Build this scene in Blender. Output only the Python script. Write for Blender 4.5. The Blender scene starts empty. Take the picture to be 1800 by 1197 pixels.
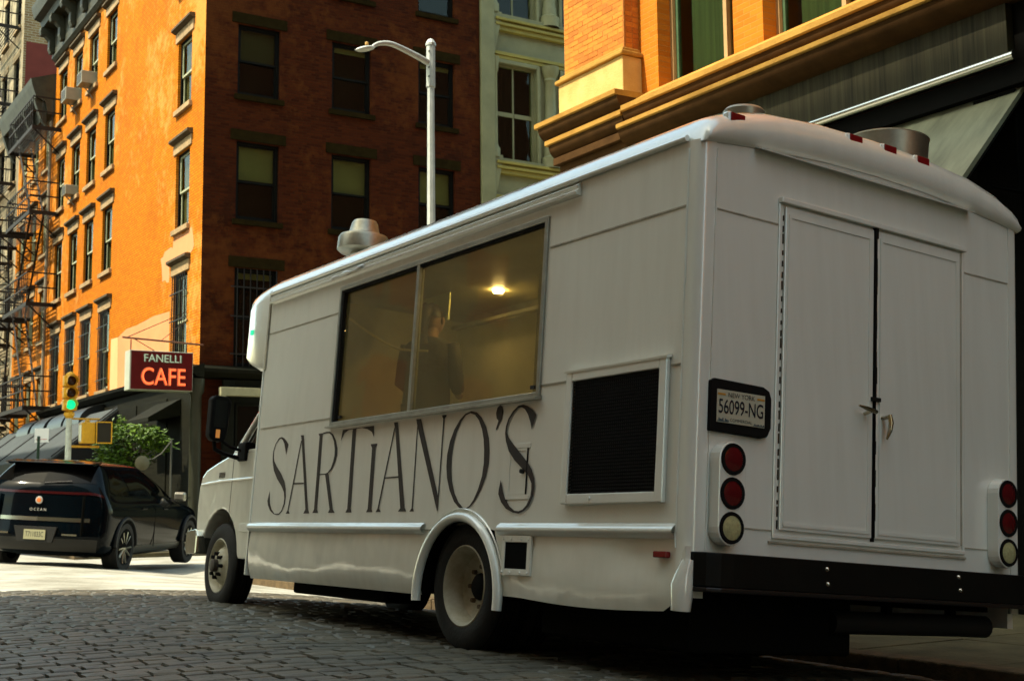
import bpy, bmesh, math, random
from mathutils import Vector, Matrix
from mathutils.geometry import tessellate_polygon
R = math.radians
random.seed(7)
sc = bpy.context.scene
col = sc.collection

# ------------------------------------------------------------------ camera
cam_d = bpy.data.cameras.new('camera'); cam = bpy.data.objects.new('camera', cam_d); col.objects.link(cam)
sc.camera = cam
cam_d.sensor_width = 36.0; cam_d.sensor_fit = 'HORIZONTAL'; cam_d.lens = 45.7
cam_d.clip_start = 0.05; cam_d.clip_end = 600
CZ = 1.10
_rw = [[0.849896, -0.526853, -0.010126], [0.055486, 0.108584, -0.992537], [0.524021, 0.842992, 0.121519]]
rgt = Vector(_rw[0]); dwn = Vector(_rw[1]); fwd = Vector(_rw[2])
m = Matrix((( rgt.x, -dwn.x, -fwd.x, 0), (rgt.y, -dwn.y, -fwd.y, 0), (rgt.z, -dwn.z, -fwd.z, CZ), (0, 0, 0, 1)))
cam.matrix_world = m
cam_d.dof.use_dof = True; cam_d.dof.focus_distance = 7.0; cam_d.dof.aperture_fstop = 7.0

# ------------------------------------------------------------------ sky, sun, exposure
SUN_EL = R(57); SX, SY = -0.98, 0.199         # horizontal direction towards the sun
wd = bpy.data.worlds.new('World'); sc.world = wd; wd.use_nodes = True
nt = wd.node_tree; bg = nt.nodes['Background']
sky = nt.nodes.new('ShaderNodeTexSky'); sky.sky_type = 'NISHITA'; sky.sun_disc = False
sky.sun_elevation = SUN_EL; sky.sun_rotation = math.atan2(SX, SY)
sky.air_density = 1.0; sky.dust_density = 1.5; sky.ozone_density = 1.0
wb = nt.nodes.new('ShaderNodeMix'); wb.data_type = 'RGBA'; wb.blend_type = 'MULTIPLY'; wb.inputs[0].default_value = 1.0
wb.inputs[7].default_value = (1.0, 0.985, 0.70, 1)      # the camera's warm white balance
nt.links.new(sky.outputs[0], wb.inputs[6]); nt.links.new(wb.outputs[2], bg.inputs[0]); bg.inputs[1].default_value = 0.15
sd = bpy.data.lights.new('sun', 'SUN'); sd.energy = 2.3; sd.angle = R(0.55); sd.color = (1.0, 0.90, 0.72)
sun = bpy.data.objects.new('sun', sd); col.objects.link(sun)
sv = Vector((SX * math.cos(SUN_EL), SY * math.cos(SUN_EL), math.sin(SUN_EL)))
sun.rotation_euler = sv.to_track_quat('Z', 'Y').to_euler(); sun.location = (0, 0, 40)
vs = sc.view_settings; vs.view_transform = 'Standard'; vs.look = 'None'; vs.gamma = 1.0; vs.exposure = 2.1
vs.use_curve_mapping = False
sc.cycles.use_denoising = True
sc.cycles.max_bounces = 8; sc.cycles.sample_clamp_indirect = 6.0

# ------------------------------------------------------------------ materials
MATS = {}
def N(t, typ, **kw):
    n = t.nodes.new(typ)
    for k, v in kw.items(): setattr(n, k, v)
    return n
def mat(name, colr, rough=0.6, metal=0.0, var=0.0, vscale=3.0, col2=None, bump=0.0, bscale=40.0, coat=0.0, emit=None, estr=0.0,
        rvar=0.0, stretch=None, spec=0.3, trans=0.0):
    """base colour, mottled between colr and col2 (or +-var) by object-space noise, with bump relief and uneven gloss"""
    if name in MATS: return MATS[name]
    M = bpy.data.materials.new(name); M.use_nodes = True; t = M.node_tree
    b = t.nodes['Principled BSDF']
    b.inputs['Roughness'].default_value = rough; b.inputs['Metallic'].default_value = metal
    b.inputs['Specular IOR Level'].default_value = spec
    b.inputs['Coat Weight'].default_value = coat; b.inputs['Coat Roughness'].default_value = 0.08
    b.inputs['Base Color'].default_value = (*colr, 1)
    geo = N(t, 'ShaderNodeNewGeometry')
    vec = geo.outputs['Position']
    if stretch:
        mp = N(t, 'ShaderNodeMapping'); mp.inputs['Scale'].default_value = stretch
        t.links.new(vec, mp.inputs['Vector']); vec = mp.outputs['Vector']
    if col2 is None and var > 0:
        col2 = tuple(max(0, c * (1 - var)) for c in colr); c1 = tuple(min(1, c * (1 + var)) for c in colr)
    else: c1 = colr
    if col2 is not None:
        n = N(t, 'ShaderNodeTexNoise'); n.inputs['Scale'].default_value = vscale; n.inputs['Detail'].default_value = 8
        n.inputs['Roughness'].default_value = 0.65
        t.links.new(vec, n.inputs['Vector'])
        r = N(t, 'ShaderNodeValToRGB'); r.color_ramp.elements[0].position = 0.33; r.color_ramp.elements[1].position = 0.68
        r.color_ramp.elements[0].color = (*col2, 1); r.color_ramp.elements[1].color = (*c1, 1)
        t.links.new(n.outputs['Fac'], r.inputs['Fac']); t.links.new(r.outputs['Color'], b.inputs['Base Color'])
    if rvar > 0:
        n3 = N(t, 'ShaderNodeTexNoise'); n3.inputs['Scale'].default_value = vscale * 2.3; n3.inputs['Detail'].default_value = 6
        t.links.new(vec, n3.inputs['Vector'])
        mr = N(t, 'ShaderNodeMapRange'); mr.inputs['From Min'].default_value = 0.3; mr.inputs['From Max'].default_value = 0.7
        mr.inputs['To Min'].default_value = max(0.02, rough - rvar); mr.inputs['To Max'].default_value = min(1, rough + rvar)
        t.links.new(n3.outputs['Fac'], mr.inputs['Value']); t.links.new(mr.outputs[0], b.inputs['Roughness'])
    if bump > 0:
        n2 = N(t, 'ShaderNodeTexNoise'); n2.inputs['Scale'].default_value = bscale; n2.inputs['Detail'].default_value = 4
        t.links.new(vec, n2.inputs['Vector'])
        bp = N(t, 'ShaderNodeBump'); bp.inputs['Strength'].default_value = bump; bp.inputs['Distance'].default_value = 0.02
        t.links.new(n2.outputs['Fac'], bp.inputs['Height']); t.links.new(bp.outputs[0], b.inputs['Normal'])
    if emit:
        b.inputs['Emission Color'].default_value = (*emit, 1); b.inputs['Emission Strength'].default_value = estr
    MATS[name] = M
    return M
def glass(name, tint=(0.8, 0.8, 0.7), refl=1.0, rough=0.02, dirt=0.0, dcol=(0.2, 0.18, 0.09)):
    if name in MATS: return MATS[name]
    M = bpy.data.materials.new(name); M.use_nodes = True; t = M.node_tree; t.nodes.clear()
    o = N(t, 'ShaderNodeOutputMaterial'); mx = N(t, 'ShaderNodeMixShader'); tr = N(t, 'ShaderNodeBsdfTransparent'); gl = N(t, 'ShaderNodeBsdfGlossy')
    fr = N(t, 'ShaderNodeLayerWeight'); fr.inputs[0].default_value = 0.5      # Schlick: both faces of the thin pane reflect alike
    pw = N(t, 'ShaderNodeMath', operation='POWER'); pw.inputs[1].default_value = 5.0; t.links.new(fr.outputs['Facing'], pw.inputs[0])
    mu = N(t, 'ShaderNodeMath', operation='MULTIPLY_ADD'); mu.inputs[1].default_value = 0.9 * refl; mu.inputs[2].default_value = 0.045 * refl; mu.use_clamp = True
    t.links.new(pw.outputs[0], mu.inputs[0]); t.links.new(mu.outputs[0], mx.inputs[0])
    tr.inputs[0].default_value = (*tint, 1); gl.inputs['Roughness'].default_value = rough; gl.inputs[0].default_value = (0.95, 0.95, 0.95, 1)
    geo = N(t, 'ShaderNodeNewGeometry'); n2 = N(t, 'ShaderNodeTexNoise'); n2.inputs['Scale'].default_value = 1.3
    t.links.new(geo.outputs['Position'], n2.inputs['Vector'])
    bp = N(t, 'ShaderNodeBump'); bp.inputs['Strength'].default_value = 0.12; bp.inputs['Distance'].default_value = 0.05
    t.links.new(n2.outputs['Fac'], bp.inputs['Height']); t.links.new(bp.outputs[0], gl.inputs['Normal'])
    body_ = tr.outputs[0]
    if dirt > 0:
        df = N(t, 'ShaderNodeBsdfDiffuse'); df.inputs[0].default_value = (*dcol, 1); md = N(t, 'ShaderNodeMixShader')
        nd = N(t, 'ShaderNodeTexNoise'); nd.inputs['Scale'].default_value = 2.2; nd.inputs['Detail'].default_value = 5; t.links.new(geo.outputs['Position'], nd.inputs['Vector'])
        mr_ = N(t, 'ShaderNodeMapRange'); mr_.inputs['From Min'].default_value = 0.3; mr_.inputs['From Max'].default_value = 0.7; mr_.inputs['To Min'].default_value = dirt * 0.6; mr_.inputs['To Max'].default_value = dirt * 1.3
        t.links.new(nd.outputs['Fac'], mr_.inputs['Value']); t.links.new(mr_.outputs[0], md.inputs[0]); t.links.new(tr.outputs[0], md.inputs[1]); t.links.new(df.outputs[0], md.inputs[2]); body_ = md.outputs[0]
    t.links.new(body_, mx.inputs[1]); t.links.new(gl.outputs[0], mx.inputs[2]); t.links.new(mx.outputs[0], o.inputs[0])
    MATS[name] = M
    return M
def brick_mat(name, c1, c2, mortar, axis, bw=0.215, rh=0.068, ms=0.006, stain=(0.02, 0.01, 0.005), stain_amt=0.5, worn=None, worn_amt=0.0, rough=0.85, streak=0.0):
    """running-bond brick; axis 'x' = wall facing along x (u = y), 'y' = wall facing along y (u = x)"""
    if name in MATS: return MATS[name]
    M = bpy.data.materials.new(name); M.use_nodes = True; t = M.node_tree; b = t.nodes['Principled BSDF']
    b.inputs['Roughness'].default_value = rough; b.inputs['Specular IOR Level'].default_value = 0.06
    geo = N(t, 'ShaderNodeNewGeometry'); sp = N(t, 'ShaderNodeSeparateXYZ'); cb = N(t, 'ShaderNodeCombineXYZ')
    t.links.new(geo.outputs['Position'], sp.inputs[0])
    t.links.new(sp.outputs['Y' if axis == 'x' else 'X'], cb.inputs[0]); t.links.new(sp.outputs['Z'], cb.inputs[1])
    br = N(t, 'ShaderNodeTexBrick'); br.inputs['Scale'].default_value = 1.0
    br.inputs['Brick Width'].default_value = bw; br.inputs['Row Height'].default_value = rh; br.inputs['Mortar Size'].default_value = ms
    br.inputs['Mortar Smooth'].default_value = 0.3; br.inputs['Bias'].default_value = -0.1
    br.inputs['Color1'].default_value = (*c1, 1); br.inputs['Color2'].default_value = (*c2, 1); br.inputs['Mortar'].default_value = (*mortar, 1)
    t.links.new(cb.outputs[0], br.inputs['Vector'])
    n = N(t, 'ShaderNodeTexNoise'); n.inputs['Scale'].default_value = 0.55; n.inputs['Detail'].default_value = 9; n.inputs['Roughness'].default_value = 0.68
    t.links.new(geo.outputs['Position'], n.inputs['Vector'])
    r = N(t, 'ShaderNodeMapRange'); r.inputs['From Min'].default_value = 0.52; r.inputs['From Max'].default_value = 0.75
    r.inputs['To Min'].default_value = 0; r.inputs['To Max'].default_value = stain_amt
    t.links.new(n.outputs['Fac'], r.inputs['Value'])
    mx = N(t, 'ShaderNodeMix', data_type='RGBA'); mx.inputs[7].default_value = (*stain, 1)
    t.links.new(r.outputs[0], mx.inputs[0]); t.links.new(br.outputs['Color'], mx.inputs[6])
    out = mx.outputs[2]
    if worn:
        n2 = N(t, 'ShaderNodeTexNoise'); n2.inputs['Scale'].default_value = 3.2; n2.inputs['Detail'].default_value = 7; n2.inputs['Roughness'].default_value = 0.7
        n4 = N(t, 'ShaderNodeTexNoise'); n4.inputs['Scale'].default_value = 0.28; n4.inputs['Detail'].default_value = 3
        mp = N(t, 'ShaderNodeMapping'); mp.inputs['Location'].default_value = (3.1, 7.7, 1.3)
        t.links.new(geo.outputs['Position'], mp.inputs[0]); t.links.new(mp.outputs[0], n2.inputs['Vector']); t.links.new(mp.outputs[0], n4.inputs['Vector'])
        ad = N(t, 'ShaderNodeMath', operation='ADD'); t.links.new(n2.outputs['Fac'], ad.inputs[0]); t.links.new(n4.outputs['Fac'], ad.inputs[1])
        r2 = N(t, 'ShaderNodeMapRange'); r2.inputs['From Min'].default_value = 1.02; r2.inputs['From Max'].default_value = 1.22
        r2.inputs['To Min'].default_value = 0; r2.inputs['To Max'].default_value = worn_amt
        t.links.new(ad.outputs[0], r2.inputs['Value'])
        mx2 = N(t, 'ShaderNodeMix', data_type='RGBA'); mx2.inputs[7].default_value = (*worn, 1)
        t.links.new(r2.outputs[0], mx2.inputs[0]); t.links.new(out, mx2.inputs[6]); out = mx2.outputs[2]
    t.links.new(out, b.inputs['Base Color'])
    bp = N(t, 'ShaderNodeBump'); bp.inputs['Strength'].default_value = 0.5; bp.inputs['Distance'].default_value = 0.01; bp.invert = True
    t.links.new(br.outputs['Fac'], bp.inputs['Height']); t.links.new(bp.outputs[0], b.inputs['Normal'])
    MATS[name] = M
    return M

# ------------------------------------------------------------------ mesh builder
class MB:
    def __init__(s): s.v = []; s.f = []
    def add(s, vs, fs):
        o = len(s.v); s.v += [tuple(p) for p in vs]; s.f += [[i + o for i in f] for f in fs]; return s
    def box(s, x0, x1, y0, y1, z0, z1):
        x0, x1 = min(x0, x1), max(x0, x1); y0, y1 = min(y0, y1), max(y0, y1); z0, z1 = min(z0, z1), max(z0, z1)
        return s.add([(x0,y0,z0),(x1,y0,z0),(x1,y1,z0),(x0,y1,z0),(x0,y0,z1),(x1,y0,z1),(x1,y1,z1),(x0,y1,z1)],
                     [(0,3,2,1),(4,5,6,7),(0,1,5,4),(1,2,6,5),(2,3,7,6),(3,0,4,7)])
    def prism(s, poly, axis, a, b):
        """poly: 2D points; axis 0: (y,z) swept in x, 1: (x,z) swept in y, 2: (x,y) swept in z"""
        def P(p, t): return [(t, p[0], p[1]), (p[0], t, p[1]), (p[0], p[1], t)][axis]
        n = len(poly); vs = [P(p, a) for p in poly] + [P(p, b) for p in poly]
        tri = tessellate_polygon([[Vector((p[0], p[1], 0)) for p in poly]])
        fs = [list(q) for q in tri] + [[i + n for i in reversed(q)] for q in tri]
        fs += [(i, (i + 1) % n, (i + 1) % n + n, i + n) for i in range(n)]
        return s.add(vs, fs)
    def flat(s, poly, axis, a):
        def P(p, t): return [(t, p[0], p[1]), (p[0], t, p[1]), (p[0], p[1], t)][axis]
        tri = tessellate_polygon([[Vector((p[0], p[1], 0)) for p in poly]])
        return s.add([P(p, a) for p in poly], [list(q) for q in tri])
    def tube(s, path, r, n=8, cap=True):
        path = [Vector(p) for p in path]; k = len(path); rr = r if isinstance(r, (list, tuple)) else [r] * k
        t0 = (path[1] - path[0]).normalized(); up = Vector((0, 0, 1)) if abs(t0.z) < 0.9 else Vector((1, 0, 0))
        a = t0.cross(up).normalized(); vs = []
        for i, p in enumerate(path):
            t = ((path[min(i + 1, k - 1)] - path[max(i - 1, 0)])).normalized()
            a = (a - t * a.dot(t)).normalized(); b = t.cross(a)
            for j in range(n):
                th = 2 * math.pi * j / n; vs.append(p + (a * math.cos(th) + b * math.sin(th)) * rr[i])
        fs = [(i * n + j, i * n + (j + 1) % n, (i + 1) * n + (j + 1) % n, (i + 1) * n + j) for i in range(k - 1) for j in range(n)]
        if cap: fs += [list(range(n))[::-1], [(k - 1) * n + j for j in range(n)]]
        return s.add(vs, fs)
    def lathe(s, prof, c, axis=2, n=24, closed=False):
        """prof: (radius, height) list around axis through c"""
        vs = []; k = len(prof)
        for (r, h) in prof:
            for j in range(n):
                th = 2 * math.pi * j / n; u, w = r * math.cos(th), r * math.sin(th)
                p = [(h, u, w), (w, h, u), (u, w, h)][axis]
                vs.append((c[0] + p[0], c[1] + p[1], c[2] + p[2]))
        fs = [(i * n + j, i * n + (j + 1) % n, (i + 1) * n + (j + 1) % n, (i + 1) * n + j) for i in range(k - 1) for j in range(n)]
        if closed: fs += [((k-1) * n + j, (k-1) * n + (j + 1) % n, (j + 1) % n, j) for j in range(n)]
        return s.add(vs, fs)
    def grid(s, rows, close_v=False):
        nu = len(rows); nv = len(rows[0]); vs = [p for r in rows for p in r]
        fs = [(i * nv + j, i * nv + (j + 1) % nv, (i + 1) * nv + (j + 1) % nv, (i + 1) * nv + j) for i in range(nu - 1) for j in range(nv - (0 if close_v else 1))]
        return s.add(vs, fs)
    def mesh(s, name):
        me = bpy.data.meshes.new(name); me.from_pydata(s.v, [], s.f); me.update()
        bm = bmesh.new(); bm.from_mesh(me)
        bmesh.ops.remove_doubles(bm, verts=bm.verts, dist=1e-5)
        bmesh.ops.recalc_face_normals(bm, faces=bm.faces); bm.to_mesh(me); bm.free()
        return me
LOCAL = set()
def link(name, me, mt, parent=None, smooth=None, bevel=0.0):
    o = bpy.data.objects.new(name, me); col.objects.link(o)
    if mt is not None:
        me.materials.clear(); me.materials.append(mt)
    if parent is not None:
        o.parent = parent
        if parent.type == 'EMPTY' and parent.name not in LOCAL: o.location = -parent.location
    if smooth:
        for p in me.polygons: p.use_smooth = True
        try: me.set_sharp_from_angle(angle=R(smooth))
        except Exception: pass
    if bevel > 0:
        bv = o.modifiers.new('bevel', 'BEVEL'); bv.width = bevel; bv.segments = 2; bv.limit_method = 'ANGLE'; bv.angle_limit = R(40)
    return o
def ob(name, mb, mt, parent=None, smooth=None, bevel=0.0): return link(name, mb.mesh(name), mt, parent, smooth, bevel)
def tag(o, label=None, cat=None, group=None, kind=None):
    if label: o['label'] = label
    if cat: o['category'] = cat
    if group: o['group'] = group
    if kind: o['kind'] = kind
    return o
def root(name, label, cat, loc=(0, 0, 0), rot=None, group=None, local=False):
    o = bpy.data.objects.new(name, None); col.objects.link(o); o.location = loc; o.empty_display_size = 0.2
    if rot is not None: o.rotation_euler = rot
    tag(o, label, cat, group)
    if local: LOCAL.add(o.name)
    return o
def copy_tree(o, parent, loc=None):
    c = o.copy(); col.objects.link(c); c.parent = parent
    if loc is not None: c.location = loc
    for ch in list(o.children): copy_tree(ch, c)
    return c
def text(name, s, size, mt, parent, mtx, ext=0.0, sx=1.0, align='CENTER', off=0.0):
    cu = bpy.data.curves.new(name, 'FONT'); cu.body = s; cu.size = size; cu.extrude = ext; cu.align_x = align; cu.align_y = 'CENTER'; cu.offset = off
    cu.fill_mode = 'BOTH'
    tmp = bpy.data.objects.new(name, cu); col.objects.link(tmp); bpy.context.view_layer.update()
    me = bpy.data.meshes.new_from_object(tmp.evaluated_get(bpy.context.evaluated_depsgraph_get())); me.name = name
    bpy.data.objects.remove(tmp); bpy.data.curves.remove(cu); me.materials.clear()
    me_o = bpy.data.objects.new(name, me); col.objects.link(me_o); me.materials.append(mt); me_o.parent = parent
    me_o.matrix_local = mtx @ Matrix.Diagonal((sx, 1, 1, 1))
    return me_o
def basis(o, x, y):
    x = Vector(x).normalized(); y = Vector(y).normalized(); z = x.cross(y)
    return Matrix(((x.x, y.x, z.x, o[0]), (x.y, y.y, z.y, o[1]), (x.z, y.z, z.z, o[2]), (0, 0, 0, 1)))
def cr(pts, n):
    """Catmull-Rom resample of a list of 3D points, n steps per span"""
    pts = [Vector(p) for p in pts]; out = []
    for i in range(len(pts) - 1):
        p0 = pts[max(i - 1, 0)]; p1 = pts[i]; p2 = pts[i + 1]; p3 = pts[min(i + 2, len(pts) - 1)]
        for k in range(n):
            t = k / n
            out.append(0.5 * ((2 * p1) + (p2 - p0) * t + (2 * p0 - 5 * p1 + 4 * p2 - p3) * t * t + (3 * p1 - p0 - 3 * p2 + p3) * t ** 3))
    out.append(pts[-1]); return out

# ================================================================== ground
def rz(x):
    xx = min(max(x, -1.95), 6.35); return 0.297 - 0.0166 * (xx - 2.2) ** 2
def to_px(p):
    d = Vector(p) - Vector((0, 0, CZ)); w = d.dot(fwd)
    if w < 0.1: return None
    return (900 + 2285 * d.dot(rgt) / w, 598.5 + 2285 * d.dot(dwn) / w, w)
XS = [-80, -30, -12, -6] + [-1.95 + 8.3 * i / 16 for i in range(17)] + [9, 14, 30, 80]
def sheet(x0, x1, y0, y1, dz):
    xs = [x0] + [x for x in XS if x0 < x < x1] + [x1]
    return MB().grid([[(x, y, rz(x) + dz) for y in (y0, y1)] for x in xs])
bed = mat('joint_sand', (0.014, 0.013, 0.010), 0.95, var=0.3, vscale=20, bump=0.6, bscale=60)
road = ob('road', sheet(-80, 80, -80, 200, -0.022), bed, smooth=40)
tag(road, kind='structure')

def stone_mat():
    M = bpy.data.materials.new('cobble_granite'); M.use_nodes = True; t = M.node_tree; b = t.nodes['Principled BSDF']
    geo = N(t, 'ShaderNodeNewGeometry')
    mp = N(t, 'ShaderNodeMapping'); mp.inputs['Scale'].default_value = (3.2, 7.5, 0.0); t.links.new(geo.outputs['Position'], mp.inputs[0])
    v = N(t, 'ShaderNodeTexVoronoi'); v.inputs['Scale'].default_value = 1.0; t.links.new(mp.outputs[0], v.inputs['Vector'])
    r = N(t, 'ShaderNodeValToRGB'); e = r.color_ramp.elements
    e[0].position = 0.0; e[0].color = (0.050, 0.045, 0.030, 1); e[1].position = 1.0; e[1].color = (0.125, 0.100, 0.058, 1)
    q = e.new(0.5); q.color = (0.082, 0.073, 0.046, 1)
    t.links.new(v.outputs['Color'], r.inputs['Fac'])
    n = N(t, 'ShaderNodeTexNoise'); n.inputs['Scale'].default_value = 90; n.inputs['Detail'].default_value = 5; t.links.new(geo.outputs['Position'], n.inputs['Vector'])
    mx = N(t, 'ShaderNodeMix', data_type='RGBA', blend_type='MULTIPLY'); mx.inputs[0].default_value = 0.8
    rr = N(t, 'ShaderNodeValToRGB'); rr.color_ramp.elements[0].position = 0.3; rr.color_ramp.elements[0].color = (0.45, 0.45, 0.45, 1); rr.color_ramp.elements[1].position = 0.65
    t.links.new(n.outputs['Fac'], rr.inputs['Fac']); t.links.new(r.outputs['Color'], mx.inputs[6]); t.links.new(rr.outputs['Color'], mx.inputs[7])
    t.links.new(mx.outputs[2], b.inputs['Base Color'])
    mr = N(t, 'ShaderNodeMapRange'); mr.inputs['To Min'].default_value = 0.45; mr.inputs['To Max'].default_value = 0.75
    n3 = N(t, 'ShaderNodeTexNoise'); n3.inputs['Scale'].default_value = 2.2; n3.inputs['Detail'].default_value = 4; t.links.new(geo.outputs['Position'], n3.inputs['Vector'])
    t.links.new(n3.outputs['Fac'], mr.inputs['Value']); t.links.new(mr.outputs[0], b.inputs['Roughness'])
    n2 = N(t, 'ShaderNodeTexNoise'); n2.inputs['Scale'].default_value = 28; n2.inputs['Detail'].default_value = 5; t.links.new(geo.outputs['Position'], n2.inputs['Vector'])
    bp = N(t, 'ShaderNodeBump'); bp.inputs['Strength'].default_value = 0.35; bp.inputs['Distance'].default_value = 0.015
    t.links.new(n2.outputs['Fac'], bp.inputs['Height']); t.links.new(bp.outputs[0], b.inputs['Normal'])
    return M
COB = stone_mat()
def stone(L, D, h, rnd):
    """worn setts: chamfered crown, skewed corners, base buried below the joint"""
    l, d = L / 2, D / 2; c = 0.013
    j = lambda s=0.006: rnd.uniform(-s, s)
    base = [(-l + j(), -d + j(), -0.05), (l + j(), -d + j(), -0.05), (l + j(), d + j(), -0.05), (-l + j(), d + j(), -0.05)]
    mid = [(x, y, h - 0.010 + j(0.002)) for x, y, _ in base]
    top = [((x * (1 - c / l) + j(0.004)), (y * (1 - c / d) + j(0.004)), h + j(0.0025)) for x, y, _ in base]
    cz = h + 0.004 + j(0.002)
    vs = base + mid + top + [(0, 0, cz)]
    fs = [(i, (i + 1) % 4, (i + 1) % 4 + 4, i + 4) for i in range(4)] + [(i + 4, (i + 1) % 4 + 4, (i + 1) % 4 + 8, i + 8) for i in range(4)] + [(8 + i, 8 + (i + 1) % 4, 12) for i in range(4)]
    return vs, fs
rnd = random.Random(3)
cand = []; y = 0.6; row = 0
while y < 13.0:
    D = rnd.uniform(0.112, 0.145); x = -1.93 + rnd.uniform(0, 0.2)
    while x < 6.27:
        L = min(rnd.uniform(0.13, 0.22), 6.33 - x)
        if L > 0.1: cand.append((x + L / 2, y + D / 2, L - 0.017, D - 0.010))
        x += L
    y += D; row += 1
def vis_size(c):
    q = to_px((c[0], c[1], rz(c[0])))
    if q is None or not (-30 < q[0] < 1830 and -10 < q[1] < 1215): return 0
    # behind the van and its wheels
    if q[0] > 960 or (q[0] > 700 and q[1] < 1130 + 0.09 * (q[0] - 700)): return 0
    return c[2] * c[3] / q[2] ** 2
order = sorted(range(len(cand)), key=lambda i: -vis_size(cand[i]))
near = set(i for i in order[:290] if vis_size(cand[i]) > 0)
protos = []
for k in range(14):
    vs_, fs_ = stone(1.0, 0.12, 0.0, random.Random(100 + k))
    sv_ = [(a, b, c) for a, b, c in vs_]
    me = bpy.data.meshes.new('cobblestone'); me.from_pydata(sv_, [], fs_); me.materials.append(COB); me.update(); protos.append(me)
big = MB()
for i, (x, y, L, D) in enumerate(cand):
    tilt = rnd.uniform(-0.012, 0.012); slope = -0.0332 * (x - 2.2); lift = rnd.uniform(-0.006, 0.004)
    if i in near:
        o = bpy.data.objects.new('cobblestone', protos[i % 14]); col.objects.link(o); o.parent = road
        o.location = (x, y, rz(x) + lift); o.rotation_euler = (tilt, -math.atan(slope), rnd.uniform(-0.03, 0.03)); o.scale = (L, D / 0.12, 1)
    else:
        vs_, fs_ = stone(L, D, lift, rnd); a = rnd.uniform(-0.03, 0.03)
        big.add([(x + p[0] * math.cos(a) - p[1] * math.sin(a), y + p[1] * math.cos(a) + p[0] * math.sin(a), rz(x) + slope * p[0] + tilt * p[1] + p[2]) for p in vs_], fs_)
me = bpy.data.meshes.new('cobblestones'); me.from_pydata(big.v, [], big.f); me.update()
o = link('cobblestones', me, COB, road); o['kind'] = 'stuff'

cross = mat('worn_granite_paving', (0.42, 0.42, 0.36), 0.6, col2=(0.17, 0.16, 0.12), vscale=1.1, bump=0.7, bscale=22)
xs_ = MB()
tag(ob('crossing', sheet(-80, 80, 13.05, 27.0, 0.0), cross, smooth=40), kind='structure')
asph = mat('asphalt', (0.06, 0.06, 0.058), 0.9, var=0.2, vscale=6, bump=0.5, bscale=80)
tag(ob('street', sheet(-1.95, 6.35, 27.0, 120, 0.0), asph, smooth=40), kind='structure')
tag(ob('street_behind', sheet(-1.95, 6.35, -70, 0.55, 0.0), asph, smooth=40), kind='structure')
conc = mat('pavement_concrete', (0.115, 0.095, 0.050), 0.9, spec=0.1, col2=(0.055, 0.047, 0.026), vscale=2.5, bump=0.5, bscale=35)
curbm = mat('curb_granite', (0.13, 0.092, 0.048), 0.85, spec=0.1, col2=(0.065, 0.048, 0.028), vscale=9, bump=0.5, bscale=50)
def sidewalk(x0, x1, y0, y1, curb_x, slabs=None):
    s = ob('pavement', MB().box(min(x0, x1), max(x0, x1), y0, y1, -0.4, 0.085 if slabs else 0.10), conc); tag(s, kind='structure')
    d = 1 if curb_x < x0 else -1
    a, b = (curb_x, x0) if d == 1 else (x1, curb_x)
    yy = max(y0, -12) if curb_x > 0 else y0; k = 0
    while yy < min(y1, 60) - 0.3:
        ln = random.uniform(1.5, 2.3)
        e = min(yy + ln, y1)
        ob('kerb_stone', MB().box(a, b - 0.006, yy, e - 0.012, -0.4, 0.112 + random.uniform(-0.006, 0.006)), curbm, s, bevel=0.012); yy = e
    if slabs:
        yy = slabs[0]
        while yy < slabs[1]:
            xx = x0 + 0.01
            while xx < x1 - 0.2:
                ob('paving_slab', MB().box(xx, min(xx + 1.05, x1) - 0.012, yy, yy + 1.05 - 0.012, 0.02, 0.10 + random.uniform(-0.004, 0.006)), conc, s, bevel=0.006); xx += 1.05
            yy += 1.05
    return s
sidewalk(6.53, 9.62, -60, 17.4, 6.35, (1.0, 12.5))
sidewalk(6.53, 9.9, 26.7, 90, 6.35)
sidewalk(9.9, 60, 26.7, 30.0, 9.8)
sidewalk(-5.5, -2.15, -60, 17.4, -1.95)
tag(ob('pavement', MB().box(9.62, 60, 14.2, 17.4, -0.4, 0.10), conc), kind='structure')

# ================================================================== facade helpers
def place(o, parent, wloc, rotz=0):
    o.location = Vector(wloc) - (Vector(parent.location) if parent.type == 'EMPTY' and parent.name not in LOCAL else Vector((0, 0, 0)))
    o.rotation_euler = (0, 0, rotz)
def wall(parent, mt, wloc, rotz, W, z0, z1, holes, depth=0.3, name='wall', extra=None):
    """front skin with real openings and their reveals; local x along the wall, y into it. holes: (xa, xb, za, zb)"""
    us = sorted(set([0, W] + [h[i] for h in holes for i in (0, 1)])); zs = sorted(set([z0, z1] + [h[i] for h in holes for i in (2, 3)]))
    us = [u for u in us if 0 <= u <= W]; zs = [z for z in zs if z0 <= z <= z1]
    mb = MB()
    for i in range(len(us) - 1):
        for j in range(len(zs) - 1):
            cu, cz = (us[i] + us[i + 1]) / 2, (zs[j] + zs[j + 1]) / 2
            if any(h[0] < cu < h[1] and h[2] < cz < h[3] for h in holes): continue
            mb.add([(us[i], 0, zs[j]), (us[i + 1], 0, zs[j]), (us[i + 1], 0, zs[j + 1]), (us[i], 0, zs[j + 1])], [(0, 1, 2, 3)])
    for a, b, c, d in holes:
        mb.add([(a, 0, c), (a, depth, c), (a, depth, d), (a, 0, d)], [(0, 1, 2, 3)]); mb.add([(b, 0, c), (b, depth, c), (b, depth, d), (b, 0, d)], [(3, 2, 1, 0)])
        mb.add([(a, 0, d), (b, 0, d), (b, depth, d), (a, depth, d)], [(0, 1, 2, 3)]); mb.add([(a, 0, c), (b, 0, c), (b, depth, c), (a, depth, c)], [(3, 2, 1, 0)])
    me = bpy.data.meshes.new(name); me.from_pydata(mb.v, [], mb.f); me.update()
    o = link(name, me, mt, parent); place(o, parent, wloc, rotz)
    return o
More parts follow.
